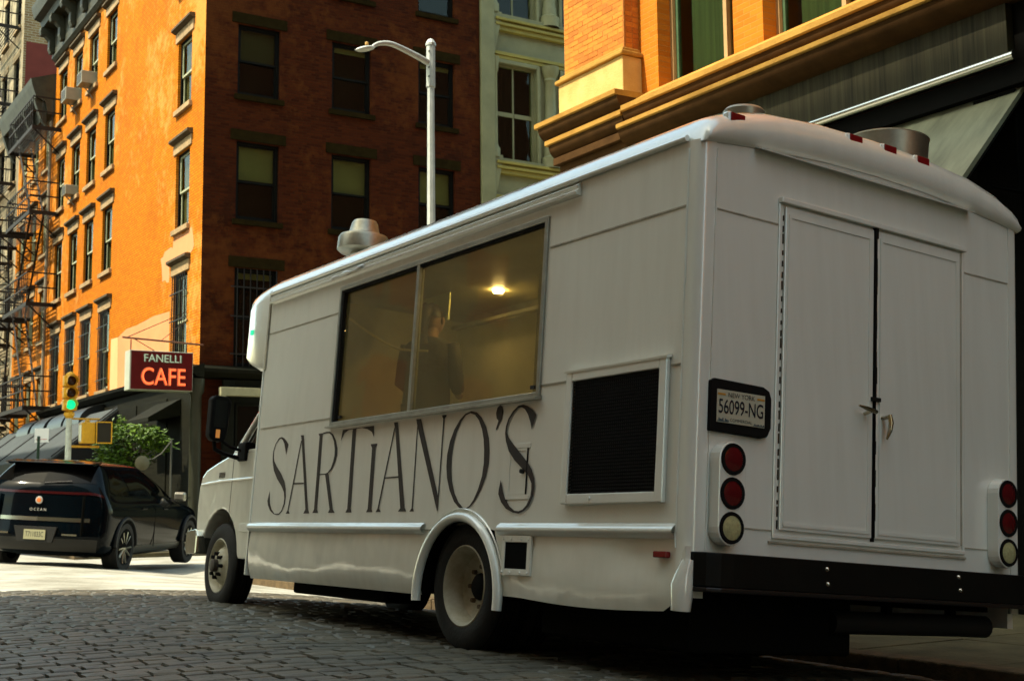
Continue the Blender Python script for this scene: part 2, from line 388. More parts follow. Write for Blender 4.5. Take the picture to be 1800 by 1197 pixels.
GLS2 = glass('clear_window_glass', (0.85, 0.88, 0.78), 0.6)
GLS = glass('window_glass', (0.80, 0.82, 0.70), 0.35)
def ring(mb, x0, x1, z0, z1, t, y0, y1, tb=None):
    tb = tb or t
    mb.box(x0, x0 + t, y0, y1, z0, z1); mb.box(x1 - t, x1, y0, y1, z0, z1)
    mb.box(x0 + t, x1 - t, y0, y1, z0, z0 + tb); mb.box(x0 + t, x1 - t, y0, y1, z1 - t, z1)
def window(parent, w, h, frame, stone_m, rec=0.09, lintel=True, shade=None, shade_m=None, bars=None, ac=False, crown=True, split=0.5, sillm=None, casing=None):
    """sash window; origin bottom centre of the opening in the wall plane, y into the wall"""
    f = MB(); ring(f, -w / 2, w / 2, 0, h, 0.06, rec, rec + 0.10)
    o = ob('window', f, casing or frame, parent, bevel=0)
    s1 = MB(); ring(s1, -w / 2 + 0.06, w / 2 - 0.06, h * split - 0.03, h - 0.06, 0.05, rec + 0.03, rec + 0.065); ob('upper_sash', s1, frame, o)
    s2 = MB(); ring(s2, -w / 2 + 0.06, w / 2 - 0.06, 0.06, h * split + 0.03, 0.05, rec + 0.068, rec + 0.1, 0.07); ob('lower_sash', s2, frame, o)
    ob('pane', MB().box(-w / 2 + 0.1, w / 2 - 0.1, rec + 0.045, rec + 0.05, h * split, h - 0.1), GLS, o)
    ob('pane', MB().box(-w / 2 + 0.1, w / 2 - 0.1, rec + 0.082, rec + 0.087, 0.12, h * split), GLS, o)
    if lintel:
        l = MB().box(-w / 2 - 0.16, w / 2 + 0.16, -0.035, 0.06, h + 0.003, h + 0.27)
        ob('lintel', l, stone_m, o, bevel=0.008)
        if crown: ob('lintel_cap', MB().prism([(-0.05, h + 0.273), (-0.15, h + 0.33), (-0.15, h + 0.39), (0.05, h + 0.41), (0.05, h + 0.273)], 0, -w / 2 - 0.21, w / 2 + 0.21), mat('shade_dark_cap', (0.075, 0.055, 0.026), 0.85, var=0.3, vscale=6), o)  # cap colour darkened to carry the shade of its underside
    ob('sill', MB().box(-w / 2 - 0.09, w / 2 + 0.09, -0.085, rec + 0.04, -0.135, -0.003), sillm or stone_m, o, bevel=0.008)
    ob('dark_backing_sheet', MB().box(-w / 2 - 0.02, w / 2 + 0.02, rec + 0.30, rec + 0.31, -0.02, h + 0.02), mat('room_shade_black', (0.006, 0.006, 0.004), 0.9, spec=0.02), o)  # added black sheet stands in for the unlit room behind
    if shade:
        ob('roller_blind', MB().box(-w / 2 + 0.08, w / 2 - 0.08, rec + 0.13, rec + 0.135, h * (1 - shade), h - 0.06), shade_m, o)
    if bars:
        b = MB(); k = 7
        for i in range(k): xx = -w / 2 + 0.06 + (w - 0.12) * i / (k - 1); b.box(xx - 0.011, xx + 0.011, -0.06, -0.038, 0.02, h - 0.03)
        for zz in (0.3, h * 0.5, h - 0.5): b.box(-w / 2 - 0.1, w / 2 + 0.1, -0.07, -0.05, zz, zz + 0.03)
        ob('security_bars', b, bars, o)
    return o
def shell(parent, mt, x0, x1, y0, y1, z1, skip, name='back_walls'):
    """remaining walls and flat roof of a building whose street fronts are built separately; skip: set of 'x0','y0'.."""
    mb = MB()
    if 'x0' not in skip: mb.add([(x0, y0, 0), (x0, y1, 0), (x0, y1, z1), (x0, y0, z1)], [(0, 1, 2, 3)])
    if 'x1' not in skip: mb.add([(x1, y0, 0), (x1, y1, 0), (x1, y1, z1), (x1, y0, z1)], [(0, 1, 2, 3)])
    if 'y0' not in skip: mb.add([(x0, y0, 0), (x1, y0, 0), (x1, y0, z1), (x0, y0, z1)], [(0, 1, 2, 3)])
    if 'y1' not in skip: mb.add([(x0, y1, 0), (x1, y1, 0), (x1, y1, z1), (x0, y1, z1)], [(0, 1, 2, 3)])
    ob(name, mb, mt, parent)
    ob('roof', MB().box(x0 + 0.05, x1 - 0.05, y0 + 0.05, y1 - 0.05, z1 - 0.3, z1 - 0.05), mat('roofing_felt', (0.06, 0.06, 0.06), 0.9), parent)
QX = -math.pi / 2      # rotation of a wall that faces -x (towards the street)

# ================================================================== cafe building
cafe = root('cafe_building', 'five storey corner building, sunlit orange brick side, dark red front over a dark cafe shopfront', 'building', (9.9, 30, 0))
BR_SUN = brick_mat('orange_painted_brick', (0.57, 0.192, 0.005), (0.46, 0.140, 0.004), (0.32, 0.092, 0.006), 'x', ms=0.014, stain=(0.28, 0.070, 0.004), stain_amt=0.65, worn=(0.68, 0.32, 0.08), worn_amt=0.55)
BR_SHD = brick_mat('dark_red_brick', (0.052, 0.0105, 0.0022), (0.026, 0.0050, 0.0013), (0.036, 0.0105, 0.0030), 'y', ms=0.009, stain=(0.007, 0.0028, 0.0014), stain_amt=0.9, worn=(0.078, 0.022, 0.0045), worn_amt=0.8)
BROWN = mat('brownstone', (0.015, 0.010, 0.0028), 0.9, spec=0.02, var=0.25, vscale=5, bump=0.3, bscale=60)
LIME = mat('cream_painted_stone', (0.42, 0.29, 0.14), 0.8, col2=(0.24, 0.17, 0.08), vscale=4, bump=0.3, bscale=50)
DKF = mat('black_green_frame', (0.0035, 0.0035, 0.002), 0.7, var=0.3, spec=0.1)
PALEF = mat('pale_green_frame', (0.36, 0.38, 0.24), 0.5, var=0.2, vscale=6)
SHADE = mat('pale_blind', (0.15, 0.145, 0.065), 0.9, var=0.12, vscale=1.0)
OLIVEB = mat('olive_blind', (0.085, 0.082, 0.040), 0.9, var=0.2, vscale=0.8)
IRON = mat('black_iron', (0.009, 0.008, 0.006), 0.55, var=0.3, vscale=20)
rows = [(14.25, 16.05), (11.10, 12.93), (7.97, 9.95), (4.42, 6.80)]
TOPZ = 17.0
ycols = [31.6, 38.82, 41.03, 43.05, 45.15]
Lx = 46.3 - 30.0
wW = 1.12
holes = [(Lx - (yc - 30) - wW / 2, Lx - (yc - 30) + wW / 2, a, b) for yc in ycols for a, b in rows]
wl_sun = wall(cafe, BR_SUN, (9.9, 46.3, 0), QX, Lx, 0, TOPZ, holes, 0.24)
xcols = [11.29, 13.82, 16.33]
rows_s = [(14.20, 16.05), (11.11, 12.94), (7.97, 9.95), (4.34, 6.78)]
holes = [(xc - 9.9 - wW / 2, xc - 9.9 + wW / 2, a, b) for xc in xcols for a, b in rows_s]
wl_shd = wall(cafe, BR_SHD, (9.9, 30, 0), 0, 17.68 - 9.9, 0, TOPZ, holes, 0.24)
shell(cafe, mat('rear_brick', (0.2, 0.08, 0.04), 0.9), 9.9, 17.68, 30, 46.3, TOPZ, {'x0', 'y0'})
proto_w = {}
def put_window(parent, key, maker, wloc, rotz):
    if key not in proto_w:
        o = maker(parent); proto_w[key] = o
    else: o = copy_tree(proto_w[key], parent)
    place(o, parent, wloc, rotz); return o
for yc in ycols:
    for k, (a, b) in enumerate(rows):
        bars = k == 3
        put_window(cafe, ('sun', round(b - a, 2), bars), lambda p: window(p, wW, b - a, PALEF, LIME, rec=0.07, bars=IRON if bars else None, casing=DKF, shade=0.9, shade_m=OLIVEB), (9.9, yc, a), QX)
for i, xc in enumerate(xcols):
    for k, (a, b) in enumerate(rows_s):
        sh = [[0.1, 0.14, 0.1], [0.5, 0.12, 0.12], [0.47, 0.48, 0.47], [0.1, 0.1, 0.1]][k][i]
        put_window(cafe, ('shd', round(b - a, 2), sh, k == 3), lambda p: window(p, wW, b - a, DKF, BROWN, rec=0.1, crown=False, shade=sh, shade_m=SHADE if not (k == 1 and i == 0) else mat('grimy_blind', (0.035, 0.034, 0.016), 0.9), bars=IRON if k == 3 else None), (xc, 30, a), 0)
# pale patches of primer on the sunlit wall
def patch(poly, mt, x=9.897):
    o = ob('paint_patch', MB().flat([(y, z + CZ) for y, z in poly], 0, x), mt, cafe); return o
PINK = mat('pink_primer', (0.66, 0.27, 0.105), 0.9, var=0.08, vscale=1.5, bump=0.3, bscale=60)
PALEP = mat('pale_primer', (0.70, 0.40, 0.17), 0.9, var=0.06, vscale=1.5)
rp = random.Random(5)
def rough_edge(poly, s=0.07, n=7):
    out = []
    for i in range(len(poly)):
        a = Vector(poly[i]); b = Vector(poly[(i + 1) % len(poly)]); k = max(1, int((b - a).length * n))
        for j in range(k):
            p = a.lerp(b, j / k); out.append((p.x + rp.uniform(-s, s), p.y + rp.uniform(-s, s)))
    return out
patch([(37.15, 3.24), (37.25, 4.72), (36.4, 4.86), (35.41, 4.84), (33.8, 4.90), (32.42, 4.84), (32.40, 3.24)], PINK)
patch([(38.02, 3.24), (38.02, 4.75), (37.27, 4.72), (37.17, 3.24)], PALEP)
patch(rough_edge([(32.15, 6.70), (30.72, 6.72), (30.62, 6.51), (30.57, 6.28), (30.70, 6.12), (32.5, 6.13), (32.52, 5.66), (33.14, 5.70), (33.28, 6.30), (32.94, 6.45), (32.32, 6.47)], 0.05), mat('pale_pink_primer', (0.60, 0.27, 0.11), 0.9, var=0.06, vscale=1.5))
# crowning cornice with brackets
CORN = mat('grey_green_cornice', (0.045, 0.045, 0.026), 0.6, var=0.3, vscale=3, bump=0.2, bscale=30)
cz0 = 16.75
ob('cornice', MB().prism([(9.9, cz0), (9.78, cz0), (9.74, cz0 + 0.1), (9.74, cz0 + 0.95), (9.35, cz0 + 1.02), (9.30, cz0 + 1.25), (9.08, cz0 + 1.32), (9.0, cz0 + 1.62), (8.98, cz0 + 1.75), (9.9, cz0 + 1.9)], 1, 29.9, 46.35), CORN, cafe)
bk = None
for i in range(6):
    yy = 46.15 - i * 1.55
    mb = MB().prism([(9.737, cz0 + 0.12), (9.62, cz0 + 0.10), (9.55, cz0 + 0.25), (9.56, cz0 + 0.55), (9.42, cz0 + 0.70), (9.28, cz0 + 0.72), (9.24, cz0 + 0.85), (9.27, cz0 + 1.0), (9.737, cz0 + 1.0)], 1, yy - 0.14, yy + 0.14)
    ob('bracket', mb, CORN, cafe, bevel=0.02)
ob('lower_moulding', MB().prism([(9.9, cz0 - 0.12), (9.82, cz0 - 0.12), (9.72, cz0 - 0.02), (9.72, cz0 + 0.06), (9.9, cz0 + 0.06)], 1, 29.95, 46.33), CORN, cafe)
# shopfront along both streets
SHOP = mat('dark_green_shopfront', (0.0055, 0.006, 0.003), 0.6, spec=0.08, var=0.35, vscale=4, bump=0.2, bscale=20)
SHOPS = mat('weathered_green_boards', (0.011, 0.011, 0.005), 0.8, spec=0.1, col2=(0.0045, 0.0048, 0.0022), vscale=5, bump=0.3, bscale=30, stretch=(1, 0.25, 3))
ob('shopfront_cornice', MB().prism([(9.9, 4.02), (9.72, 4.05), (9.60, 4.17), (9.58, 4.25), (9.9, 4.36)], 1, 29.62, 46.3), SHOPS, cafe)
ob('shopfront_cornice', MB().prism([(29.997, 4.02), (29.82, 4.05), (29.70, 4.17), (29.68, 4.25), (29.997, 4.36)], 0, 9.62, 17.66), SHOP, cafe)
b = MB().box(9.80, 9.895, 30.02, 46.2, 0.1, 4.018); ob('shopfront', b, SHOPS, cafe)
for yy in (33.2, 35.9, 38.6):
    ob('board_panel', MB().box(9.77, 9.797, yy - 1.1, yy + 1.1, 0.9, 3.7), SHOPS, cafe, bevel=0.01)
b = MB().box(10.6, 17.6, 29.86, 29.995, 0.1, 4.018); ob('shopfront', b, SHOP, cafe)
ob('corner_column', MB().lathe([(0.19, 0.1), (0.19, 0.5), (0.14, 0.55), (0.13, 3.6), (0.18, 3.7), (0.2, 4.0)], (9.78, 29.84, 0), 2, 16), mat('grey_green_iron', (0.026, 0.026, 0.013), 0.5, var=0.2), cafe, smooth=40)
CREAM = mat('cream_beam', (0.28, 0.26, 0.15), 0.6, var=0.15, vscale=4)
ob('sign_beam', MB().box(10.25, 16.9, 29.45, 29.62, 3.60, 3.80), CREAM, cafe, bevel=0.01)
ob('sign_beam_post', MB().box(10.25, 10.38, 29.45, 29.62, 3.1, 3.598), CREAM, cafe)
for xx in (10.55, 12.4, 14.3, 16.2):
    ob('pilaster', MB().box(xx - 0.14, xx + 0.14, 29.76, 29.858, 0.1, 4.0), SHOP, cafe, bevel=0.01)
for xx in (11.5, 13.35, 15.25):
    w_ = ob('shop_window', MB().box(xx - 0.72, xx + 0.72, 29.835, 29.857, 1.0, 3.4), mat('dark_shop_glass', (0.004, 0.0045, 0.0035), 0.08, spec=0.15), cafe)
    f_ = MB(); ring(f_, xx - 0.76, xx + 0.76, 0.96, 3.44, 0.05, 29.81, 29.856); ob('frame', f_, SHOP, w_)
ob('door_hood', MB().prism([(9.79, 3.2), (9.0, 3.05), (9.0, 3.15), (9.79, 3.62)], 1, 31.0, 32.9), SHOPS, cafe)

# small dome awnings over the side windows
AWN = mat('black_awning_cloth', (0.014, 0.015, 0.013), 0.4, var=0.3, vscale=2)
for i, yc in enumerate((39.1, 41.3, 43.7, 46.0)):
    prof = [(9.795, 3.38)] + [(9.795 - 0.85 * math.sin(t), 3.38 + 0.62 * math.cos(t) - 0.0) for t in [k * math.pi / 16 for k in range(9)]][::1]
    prof = [(9.795, 3.40)] + [(9.795 - 0.72 * math.sin(k * math.pi / 14), 3.40 + 0.56 * math.cos(k * math.pi / 14)) for k in range(8)]
    a = ob('awning', MB().prism(prof, 1, yc - 0.95, yc + 0.95), AWN, None, smooth=35)
    tag(a, ['black rounded window awning nearest the cafe corner', 'black rounded window awning just behind the green traffic light', 'black rounded window awning third from the cafe corner', 'black rounded window awning farthest from the cafe corner'][i], 'awning', 'rounded awnings over the cafe windows')
# big slanted canopy
CAN = mat('blue_grey_canvas', (0.046, 0.056, 0.056), 0.9, var=0.15, vscale=1.2, bump=0.25, bscale=3)
cn = root('dining_canopy', 'slanted blue grey canvas canopy along the orange brick side', 'canopy', (8.4, 42, 0.1))
ob('canvas', MB().prism([(9.4, 3.62), (9.4, 3.66), (7.75, 2.32), (7.75, 2.26)], 1, 35.2, 50.0), CAN, cn)
ob('valance', MB().box(7.72, 7.745, 35.2, 50.0, 1.95, 2.30), mat('olive_canvas', (0.05, 0.05, 0.03), 0.8, var=0.2), cn)
ob('end_flap', MB().prism([(9.4, 3.60), (7.76, 2.27), (7.76, 1.95), (9.4, 1.95)], 1, 35.12, 35.16), mat('black_canvas', (0.012, 0.012, 0.01), 0.7), cn)
for yy in (35.3, 39.0, 43.0, 47.0, 49.8):
    ob('rib', MB().tube([(9.41, yy, 3.70), (7.72, yy, 2.34)], 0.02, 6), IRON, cn)
    ob('post', MB().tube([(7.8, yy, 0.1), (7.8, yy, 2.26)], 0.035, 8), IRON, cn)

# ================================================================== neighbours up the street
nb = root('neighbour_building', 'narrow orange brick building with a fire escape beyond the cafe building', 'building', (9.9, 46.3, 0))
rows_n = [(13.0, 14.6), (9.9, 11.7), (6.8, 8.6), (3.6, 5.5)]
Ln = 6.1; ycn = [47.35, 49.3, 51.3]
holes = [(Ln - (yc - 46.3) - 0.5, Ln - (yc - 46.3) + 0.5, a, b) for yc in ycn for a, b in rows_n]
wall(nb, BR_SUN, (9.9, 52.4, 0), QX, Ln, 0, 15.6, holes, 0.24)
shell(nb, mat('rear_brick', (0.2, 0.08, 0.04), 0.9), 9.9, 22, 46.3, 52.4, 15.6, {'x0', 'y0', 'y1'})
for yc in ycn:
    for a, b in rows_n:
        put_window(nb, ('nb', round(b - a, 2)), lambda p: window(p, 1.0, b - a, PALEF, LIME, rec=0.07), (9.9, yc, a), QX)
ob('cornice', MB().prism([(9.9, 14.75), (9.65, 14.75), (9.55, 15.2), (9.25, 15.3), (9.1, 15.75), (9.05, 15.95), (9.9, 16.25)], 1, 46.36, 52.35), CORN, nb)
for i in range(4):
    yy = 46.6 + i * 1.85
    ob('bracket', MB().prism([(9.64, 14.3), (9.45, 14.6), (9.30, 15.0), (9.2, 15.28), (9.64, 15.28)], 1, yy - 0.12, yy + 0.12), CORN, nb)
FEI = mat('rusty_black_iron', (0.009, 0.007, 0.004), 0.7, col2=(0.02, 0.012, 0.005), vscale=8)
def fire_escape(parent, y0, y1, levels, x0=9.9, dep=0.98):
    xo = x0 - dep
    for k, z in enumerate(levels):
        p = MB()
        n = int(dep / 0.085)
        for i in range(n): p.box(xo + 0.03 + i * 0.085, xo + 0.052 + i * 0.085, y0, y1, z - 0.03, z)
        p.box(xo, xo + 0.028, y0, y1, z - 0.12, z + 0.02); p.box(xo, x0, y0 - 0.03, y0 - 0.002, z - 0.12, z + 0.02); p.box(xo, x0, y1 + 0.002, y1 + 0.03, z - 0.12, z + 0.02)
        o = ob('fire_escape_platform', p, FEI, parent)
        r = MB()
        for h in (0.5, 1.0):
            r.box(xo, xo + 0.03, y0 - 0.03, y1 + 0.03, z + h, z + h + 0.05); r.box(xo + 0.031, x0, y0 - 0.03, y0, z + h, z + h + 0.05); r.box(xo + 0.031, x0, y1, y1 + 0.03, z + h, z + h + 0.05)
        m_ = int((y1 - y0) / 0.3)
        for i in range(m_ + 1): yy = y0 + (y1 - y0) * i / m_; r.box(xo + 0.004, xo + 0.026, yy - 0.017, yy + 0.017, z + 0.012, z + 1.0)
        for xx in (xo + 0.33, xo + 0.66): r.box(xx, xx + 0.02, y0 - 0.026, y0 - 0.004, z + 0.012, z + 1.0)
        ob('railing', r, FEI, o)
        for yy in (y0 + 0.2, y1 - 0.2): ob('brace', MB().tube([(xo + 0.1, yy, z - 0.04), (x0, yy, z - 0.85)], 0.028, 5), FEI, o)
        if k < len(levels) - 1:
            st = MB(); zl = levels[k + 1]; ya, yb = y0 + 0.7, y1 - 0.8
            if k % 2: ya, yb = yb, ya
            for xx in (xo + 0.2, xo + 0.62): st.tube([(xx, ya, zl), (xx, yb, z)], 0.038, 5)
            ns = 11
            for i in range(1, ns): t = i / ns; yy = ya + (yb - ya) * t; zz = zl + (z - zl) * t; st.box(xo + 0.21, xo + 0.61, yy - 0.06, yy + 0.06, zz, zz + 0.015)
            ob('stair', st, FEI, o)
fire_escape(nb, 45.25, 49.2, [13.95, 11.0, 7.85, 4.35])
fire_escape(nb, 49.9, 52.2, [11.0, 7.85, 4.35], dep=1.1)
ob('drain_pipe', MB().tube([(9.8, 46.45, 14.5), (9.8, 46.45, 0.2)], 0.06, 8), mat('grey_pipe', (0.22, 0.2, 0.14), 0.6, var=0.3), nb)

tall = root('tall_building', 'taller pale building with a red painted brick side wall above the fire escapes', 'building', (9.9, 52.4, 0))
SIDEB = brick_mat('brown_side_brick', (0.30, 0.20, 0.085), (0.20, 0.10, 0.04), (0.36, 0.31, 0.20), 'y', bw=0.3, rh=0.1, ms=0.018, stain=(0.1, 0.05, 0.03), stain_amt=0.5)
REDP = mat('red_painted_wall', (0.16, 0.030, 0.018), 0.8, var=0.12, vscale=2)
ob('side_wall', MB().add([(9.9, 52.4, 15), (30, 52.4, 15), (30, 52.4, 24), (9.9, 52.4, 24)], [(0, 1, 2, 3)]), SIDEB, tall)
ob('painted_band', MB().box(10.0, 16, 52.385, 52.397, 15, 19.35), REDP, tall)
PALEW = mat('pale_plaster', (0.40, 0.33, 0.19), 0.8, col2=(0.14, 0.11, 0.06), vscale=2)
Lt = 22.0; yct = [53.6 + 2.4 * i for i in range(9)]
rows_t = [(z, z + 1.9) for z in (4.2, 7.4, 10.6, 13.8, 17.0, 20.2)]
holes = [(Lt - (yc - 52.4) - 0.55, Lt - (yc - 52.4) + 0.55, a, b) for yc in yct for a, b in rows_t]
wall(tall, PALEW, (9.9, 74.4, 0), QX, Lt, 0, 24, holes, 0.2)
for yc in yct:
    for a, b in rows_t:
        put_window(tall, ('tall',), lambda p: window(p, 1.1, 1.9, DKF, LIME, rec=0.08, crown=False), (9.9, yc, a), QX)
shell(tall, mat('rear_brick', (0.2, 0.08, 0.04), 0.9), 9.9, 30, 52.4, 74.4, 24, {'x0', 'y0'})
fire_escape(tall, 53.0, 57.2, [20.1, 16.9, 13.7, 10.5, 7.3, 4.1], dep=1.05)
fire_escape(tall, 60.5, 64.5, [20.1, 16.9, 13.7, 10.5, 7.3, 4.1], dep=1.05)

# ================================================================== cast-iron front beside the cafe
ci = root('cast_iron_building', 'cream cast iron fronted building with columns beside the dark brick wall', 'building', (17.7, 30, 0))
CI = mat('cream_iron_paint', (0.21, 0.205, 0.098), 0.6, col2=(0.15, 0.148, 0.072), vscale=1.2, bump=0.15, bscale=30, rvar=0.1)
CIY = mat('sun_bounce_iron_paint', (0.27, 0.225, 0.042), 0.6, col2=(0.19, 0.16, 0.032), vscale=1.5)  # yellow of bounced sunlight is put into this paint colour
bay = 2.28; x00 = 18.27; ww = 1.36
fl = [(z, z + 2.78) for z in (2.25, 6.4, 10.52, 14.68, 18.8)]
holes = [(x00 + i * bay - 17.7, x00 + i * bay + ww - 17.7, a, b) for i in range(6) for a, b in fl]
wall(ci, CI, (17.7, 30.18, 0), 0, 15, 0, 24, holes, 0.25)
shell(ci, mat('rear_brick', (0.2, 0.08, 0.04), 0.9), 17.7, 32.7, 30.2, 45, 24, {'y0'})
ob('pilaster', MB().box(17.7, 18.14, 29.93, 30.17, 0.1, 24), CI, ci, bevel=0.02)
for a, b in fl:
    z1 = b + 0.10; zt = b + 1.30
    mb = MB()
    for (za, zb, pr) in ((z1, z1 + 0.10, 0.08), (z1 + 0.103, z1 + 0.20, 0.12), (z1 + 0.80, z1 + 0.92, 0.16), (z1 + 0.923, z1 + 1.0, 0.24), (z1 + 1.003, z1 + 1.06, 0.18), (z1 + 1.063, z1 + 1.14, 0.27)):
        mb.box(18.2, 32.6, 30.18 - pr, 30.177, za, zb)
    ob('entablature', mb, CIY, ci, bevel=0.01)
    ob('sill_band', MB().box(18.2, 32.6, 30.0, 30.177, a - 0.14, a - 0.004), CI, ci)
    ob('corner_bracket', MB().prism([(18.143, z1), (18.22, z1 + 0.35), (18.40, z1 + 1.15), (18.40, z1 + 1.3), (18.143, z1 + 1.3)], 1, 29.97, 30.14), CI, ci)
    ob('half_column', MB().lathe([(0.17, a), (0.17, a + 0.25), (0.13, a + 0.3), (0.10, a + 0.4), (0.095, b - 0.35), (0.12, b - 0.3), (0.14, b - 0.12), (0.16, b + 0.1)], (18.2, 30.1, 0), 2, 16), CI, ci, smooth=40)
    for i in range(6):
        xw = x00 + i * bay
        f = MB(); ring(f, xw, xw + ww, a, b, 0.07, 30.26, 30.38)
        w_ = ob('window', f, CI, ci)
        g = MB().box(xw + ww / 2 - 0.025, xw + ww / 2 + 0.025, 30.30, 30.34, a + 0.07, b - 0.07); g.box(xw + 0.07, xw + ww / 2 - 0.026, 30.28, 30.33, a + 1.28, a + 1.40); g.box(xw + ww / 2 + 0.026, xw + ww - 0.07, 30.28, 30.33, a + 1.28, a + 1.40)
        ob('glazing_bar', g, CI, w_)
        for (xa, xb) in ((xw + 0.07, xw + ww / 2 - 0.025), (xw + ww / 2 + 0.025, xw + ww - 0.07)):
            for (za, zb) in ((a + 0.07, a + 1.28), (a + 1.40, b - 0.07)):
                ob('pane', MB().box(xa, xb, 30.315, 30.32, za, zb), GLS, w_)
        ob('dark_backing_sheet', MB().box(xw - 0.02, xw + ww + 0.02, 30.55, 30.56, a - 0.02, b + 0.02), MATS['room_shade_black'], w_)  # black sheet painting the interior shade behind the panes
        arch = MB(); ring(arch, xw - 0.12, xw + ww + 0.12, a - 0.1, b + 0.08, 0.11, 30.08, 30.176); ob('surround', arch, CI, w_, bevel=0.02)
        xc_ = xw + ww + (bay - ww) / 2
        ob('column', MB().lathe([(0.30, a - 0.1), (0.30, a + 0.2), (0.22, a + 0.26), (0.21, a + 0.5), (0.185, a + 0.55), (0.185, a + 1.05), (0.2, a + 1.1), (0.2, a + 1.16), (0.17, a + 1.2), (0.155, b - 0.35), (0.19, b - 0.3), (0.17, b - 0.24), (0.26, b - 0.06), (0.28, b + 0.1)], (xc_, 30.12, 0), 2, 20), CI, ci, smooth=40)

# ================================================================== right-hand building
rb = root('brick_loft_building', 'sunlit orange brick building with stone ledges and dark metal fascia behind the truck', 'building', (9.75, 13.9, 0))
BR_R = brick_mat('warm_orange_brick', (0.54, 0.18, 0.016), (0.46, 0.135, 0.011), (0.46, 0.19, 0.035), 'x', stain=(0.36, 0.12, 0.02), stain_amt=0.5)
BR_RY = brick_mat('warm_orange_brick_return', (0.50, 0.16, 0.015), (0.42, 0.12, 0.010), (0.44, 0.17, 0.03), 'y', stain=(0.34, 0.11, 0.02), stain_amt=0.5)
STONE = mat('yellow_sandstone', (0.44, 0.25, 0.055), 0.85, spec=0.05, col2=(0.30, 0.155, 0.032), vscale=2.2, bump=0.3, bscale=40)
STONE2 = mat('pale_sandstone', (0.62, 0.42, 0.15), 0.8, spec=0.1, col2=(0.50, 0.31, 0.09), vscale=3, bump=0.25, bscale=40)
RX = 9.75; y_end = -100.0; Lr = 14.05 - y_end
wy = [11.51 - 1.87 * i for i in range(26)]
holes = [(14.05 - yc - 0.69, 14.05 - yc + 0.69, z, z + 2.9) for yc in wy for z in (6.12, 10.6, 15.0)]
wall(rb, BR_R, (RX, 14.05, 0), QX, Lr, 5.3, 20, holes, 0.32)
shell(rb, mat('rear_brick', (0.2, 0.08, 0.04), 0.9), RX, 30, y_end, 14.05, 20, {'x0'})
GFR = mat('green_window_frame', (0.055, 0.11, 0.05), 0.5, var=0.3, vscale=4)
WOODF = mat('tan_window_casing', (0.40, 0.26, 0.11), 0.6, var=0.15)
LOUV = mat('dark_green_shutter', (0.03, 0.045, 0.03), 0.6)
CURT = mat('green_curtain', (0.036, 0.062, 0.020), 0.85, var=0.35, vscale=14, stretch=(1, 1, 0.02))
def loft_window(parent):
    w, h = 1.38, 2.9
    f = MB(); ring(f, -w / 2, w / 2, 0, h, 0.05, 0.20, 0.30); o = ob('window', f, WOODF, parent)
    f = MB(); ring(f, -w / 2 + 0.05, w / 2 - 0.05, 0.05, h - 0.05, 0.045, 0.25, 0.30); ob('sash', f, GFR, o)
    ob('mullion', MB().box(0.28, 0.34, 0.215, 0.297, 0.05, h - 0.05), WOODF, o)
    ob('pane', MB().box(-w / 2 + 0.09, 0.28, 0.272, 0.276, 0.09, h - 0.09), GLS2, o)
    ob('pane', MB().box(0.34, w / 2 - 0.09, 0.272, 0.276, 0.09, h - 0.09), GLS2, o)
    c = MB(); n = 26
    c.grid([[(-0.45 + 0.66 * i / n, 0.36 + 0.018 * math.sin(i * 2.1), z) for z in (0.02, h - 0.1)] for i in range(n + 1)]); ob('curtain', c, CURT, o, smooth=60)
    s = MB()
    for i in range(48): s.box(0.37, 0.60, 0.31, 0.325, 0.1 + i * 0.058, 0.1 + i * 0.058 + 0.034)
    ob('shutter', s, LOUV, o)
    return o
for yc in wy[:9]:
    for z in (6.12, 10.6):
        put_window(rb, ('loft',), loft_window, (RX, yc, z), QX)
# corner pilaster: every brick in view is laid singly over a mortar core
core = MB().box(9.515, RX - 0.002, 12.58, 13.90, 6.70, 19.9)
pil = ob('pilaster', core, mat('sandy_mortar', (0.46, 0.19, 0.04), 0.9, var=0.2, vscale=8), rb)
BK = [mat('brick_orange', (0.55, 0.185, 0.015), 0.85, var=0.12, vscale=9, bump=0.3, bscale=80), mat('brick_amber', (0.51, 0.16, 0.012), 0.85, var=0.12, vscale=9, bump=0.3, bscale=80),
      mat('brick_rust', (0.44, 0.13, 0.010), 0.85, var=0.12, vscale=9, bump=0.3, bscale=80)]
pr = []
for k, (hl, ax) in enumerate([(0.207, 0), (0.098, 0), (0.1, 1)]):
    for mt in BK:
        b = MB().box(0, 0.03, -hl / 2, hl / 2, -0.0295, 0.0295) if ax == 0 else MB().box(-hl / 2, hl / 2, 0, 0.03, -0.0295, 0.0295)
        me = b.mesh('brick'); me.materials.append(mt); pr.append(me)
rq = random.Random(11)
zz = 6.735; crs = 0
while zz < 8.15:
    yy = 12.58 + 0.005; cells = []
    if crs % 2 == 0: cells = [0.207] * 6
    else: cells = [0.098] + [0.207] * 5 + [0.098]
    tot = sum(cells) + 0.011 * (len(cells) - 1); yy = 12.58 + (1.32 - tot) / 2
    for c in cells:
        k = 0 if c > 0.15 else 1
        o = bpy.data.objects.new('brick', pr[k * 3 + rq.choice((0, 0, 1, 1, 2))]); col.objects.link(o); o.parent = pil
        o.location = (9.5115 + rq.uniform(-0.0015, 0.0015), yy + c / 2, zz); yy += c + 0.011
    for j in range(2):     # return face of the pilaster
        o = bpy.data.objects.new('brick', pr[6 + rq.choice((0, 1, 2))]); col.objects.link(o); o.parent = pil
        o.location = (9.59 + j * 0.111, 12.5765 + rq.uniform(-0.001, 0.001), zz)
    zz += 0.07; crs += 1
ob('pilaster_base', MB().box(9.45, RX - 0.002, 12.53, 13.96, 6.08, 6.58), STONE2, rb, bevel=0.01)
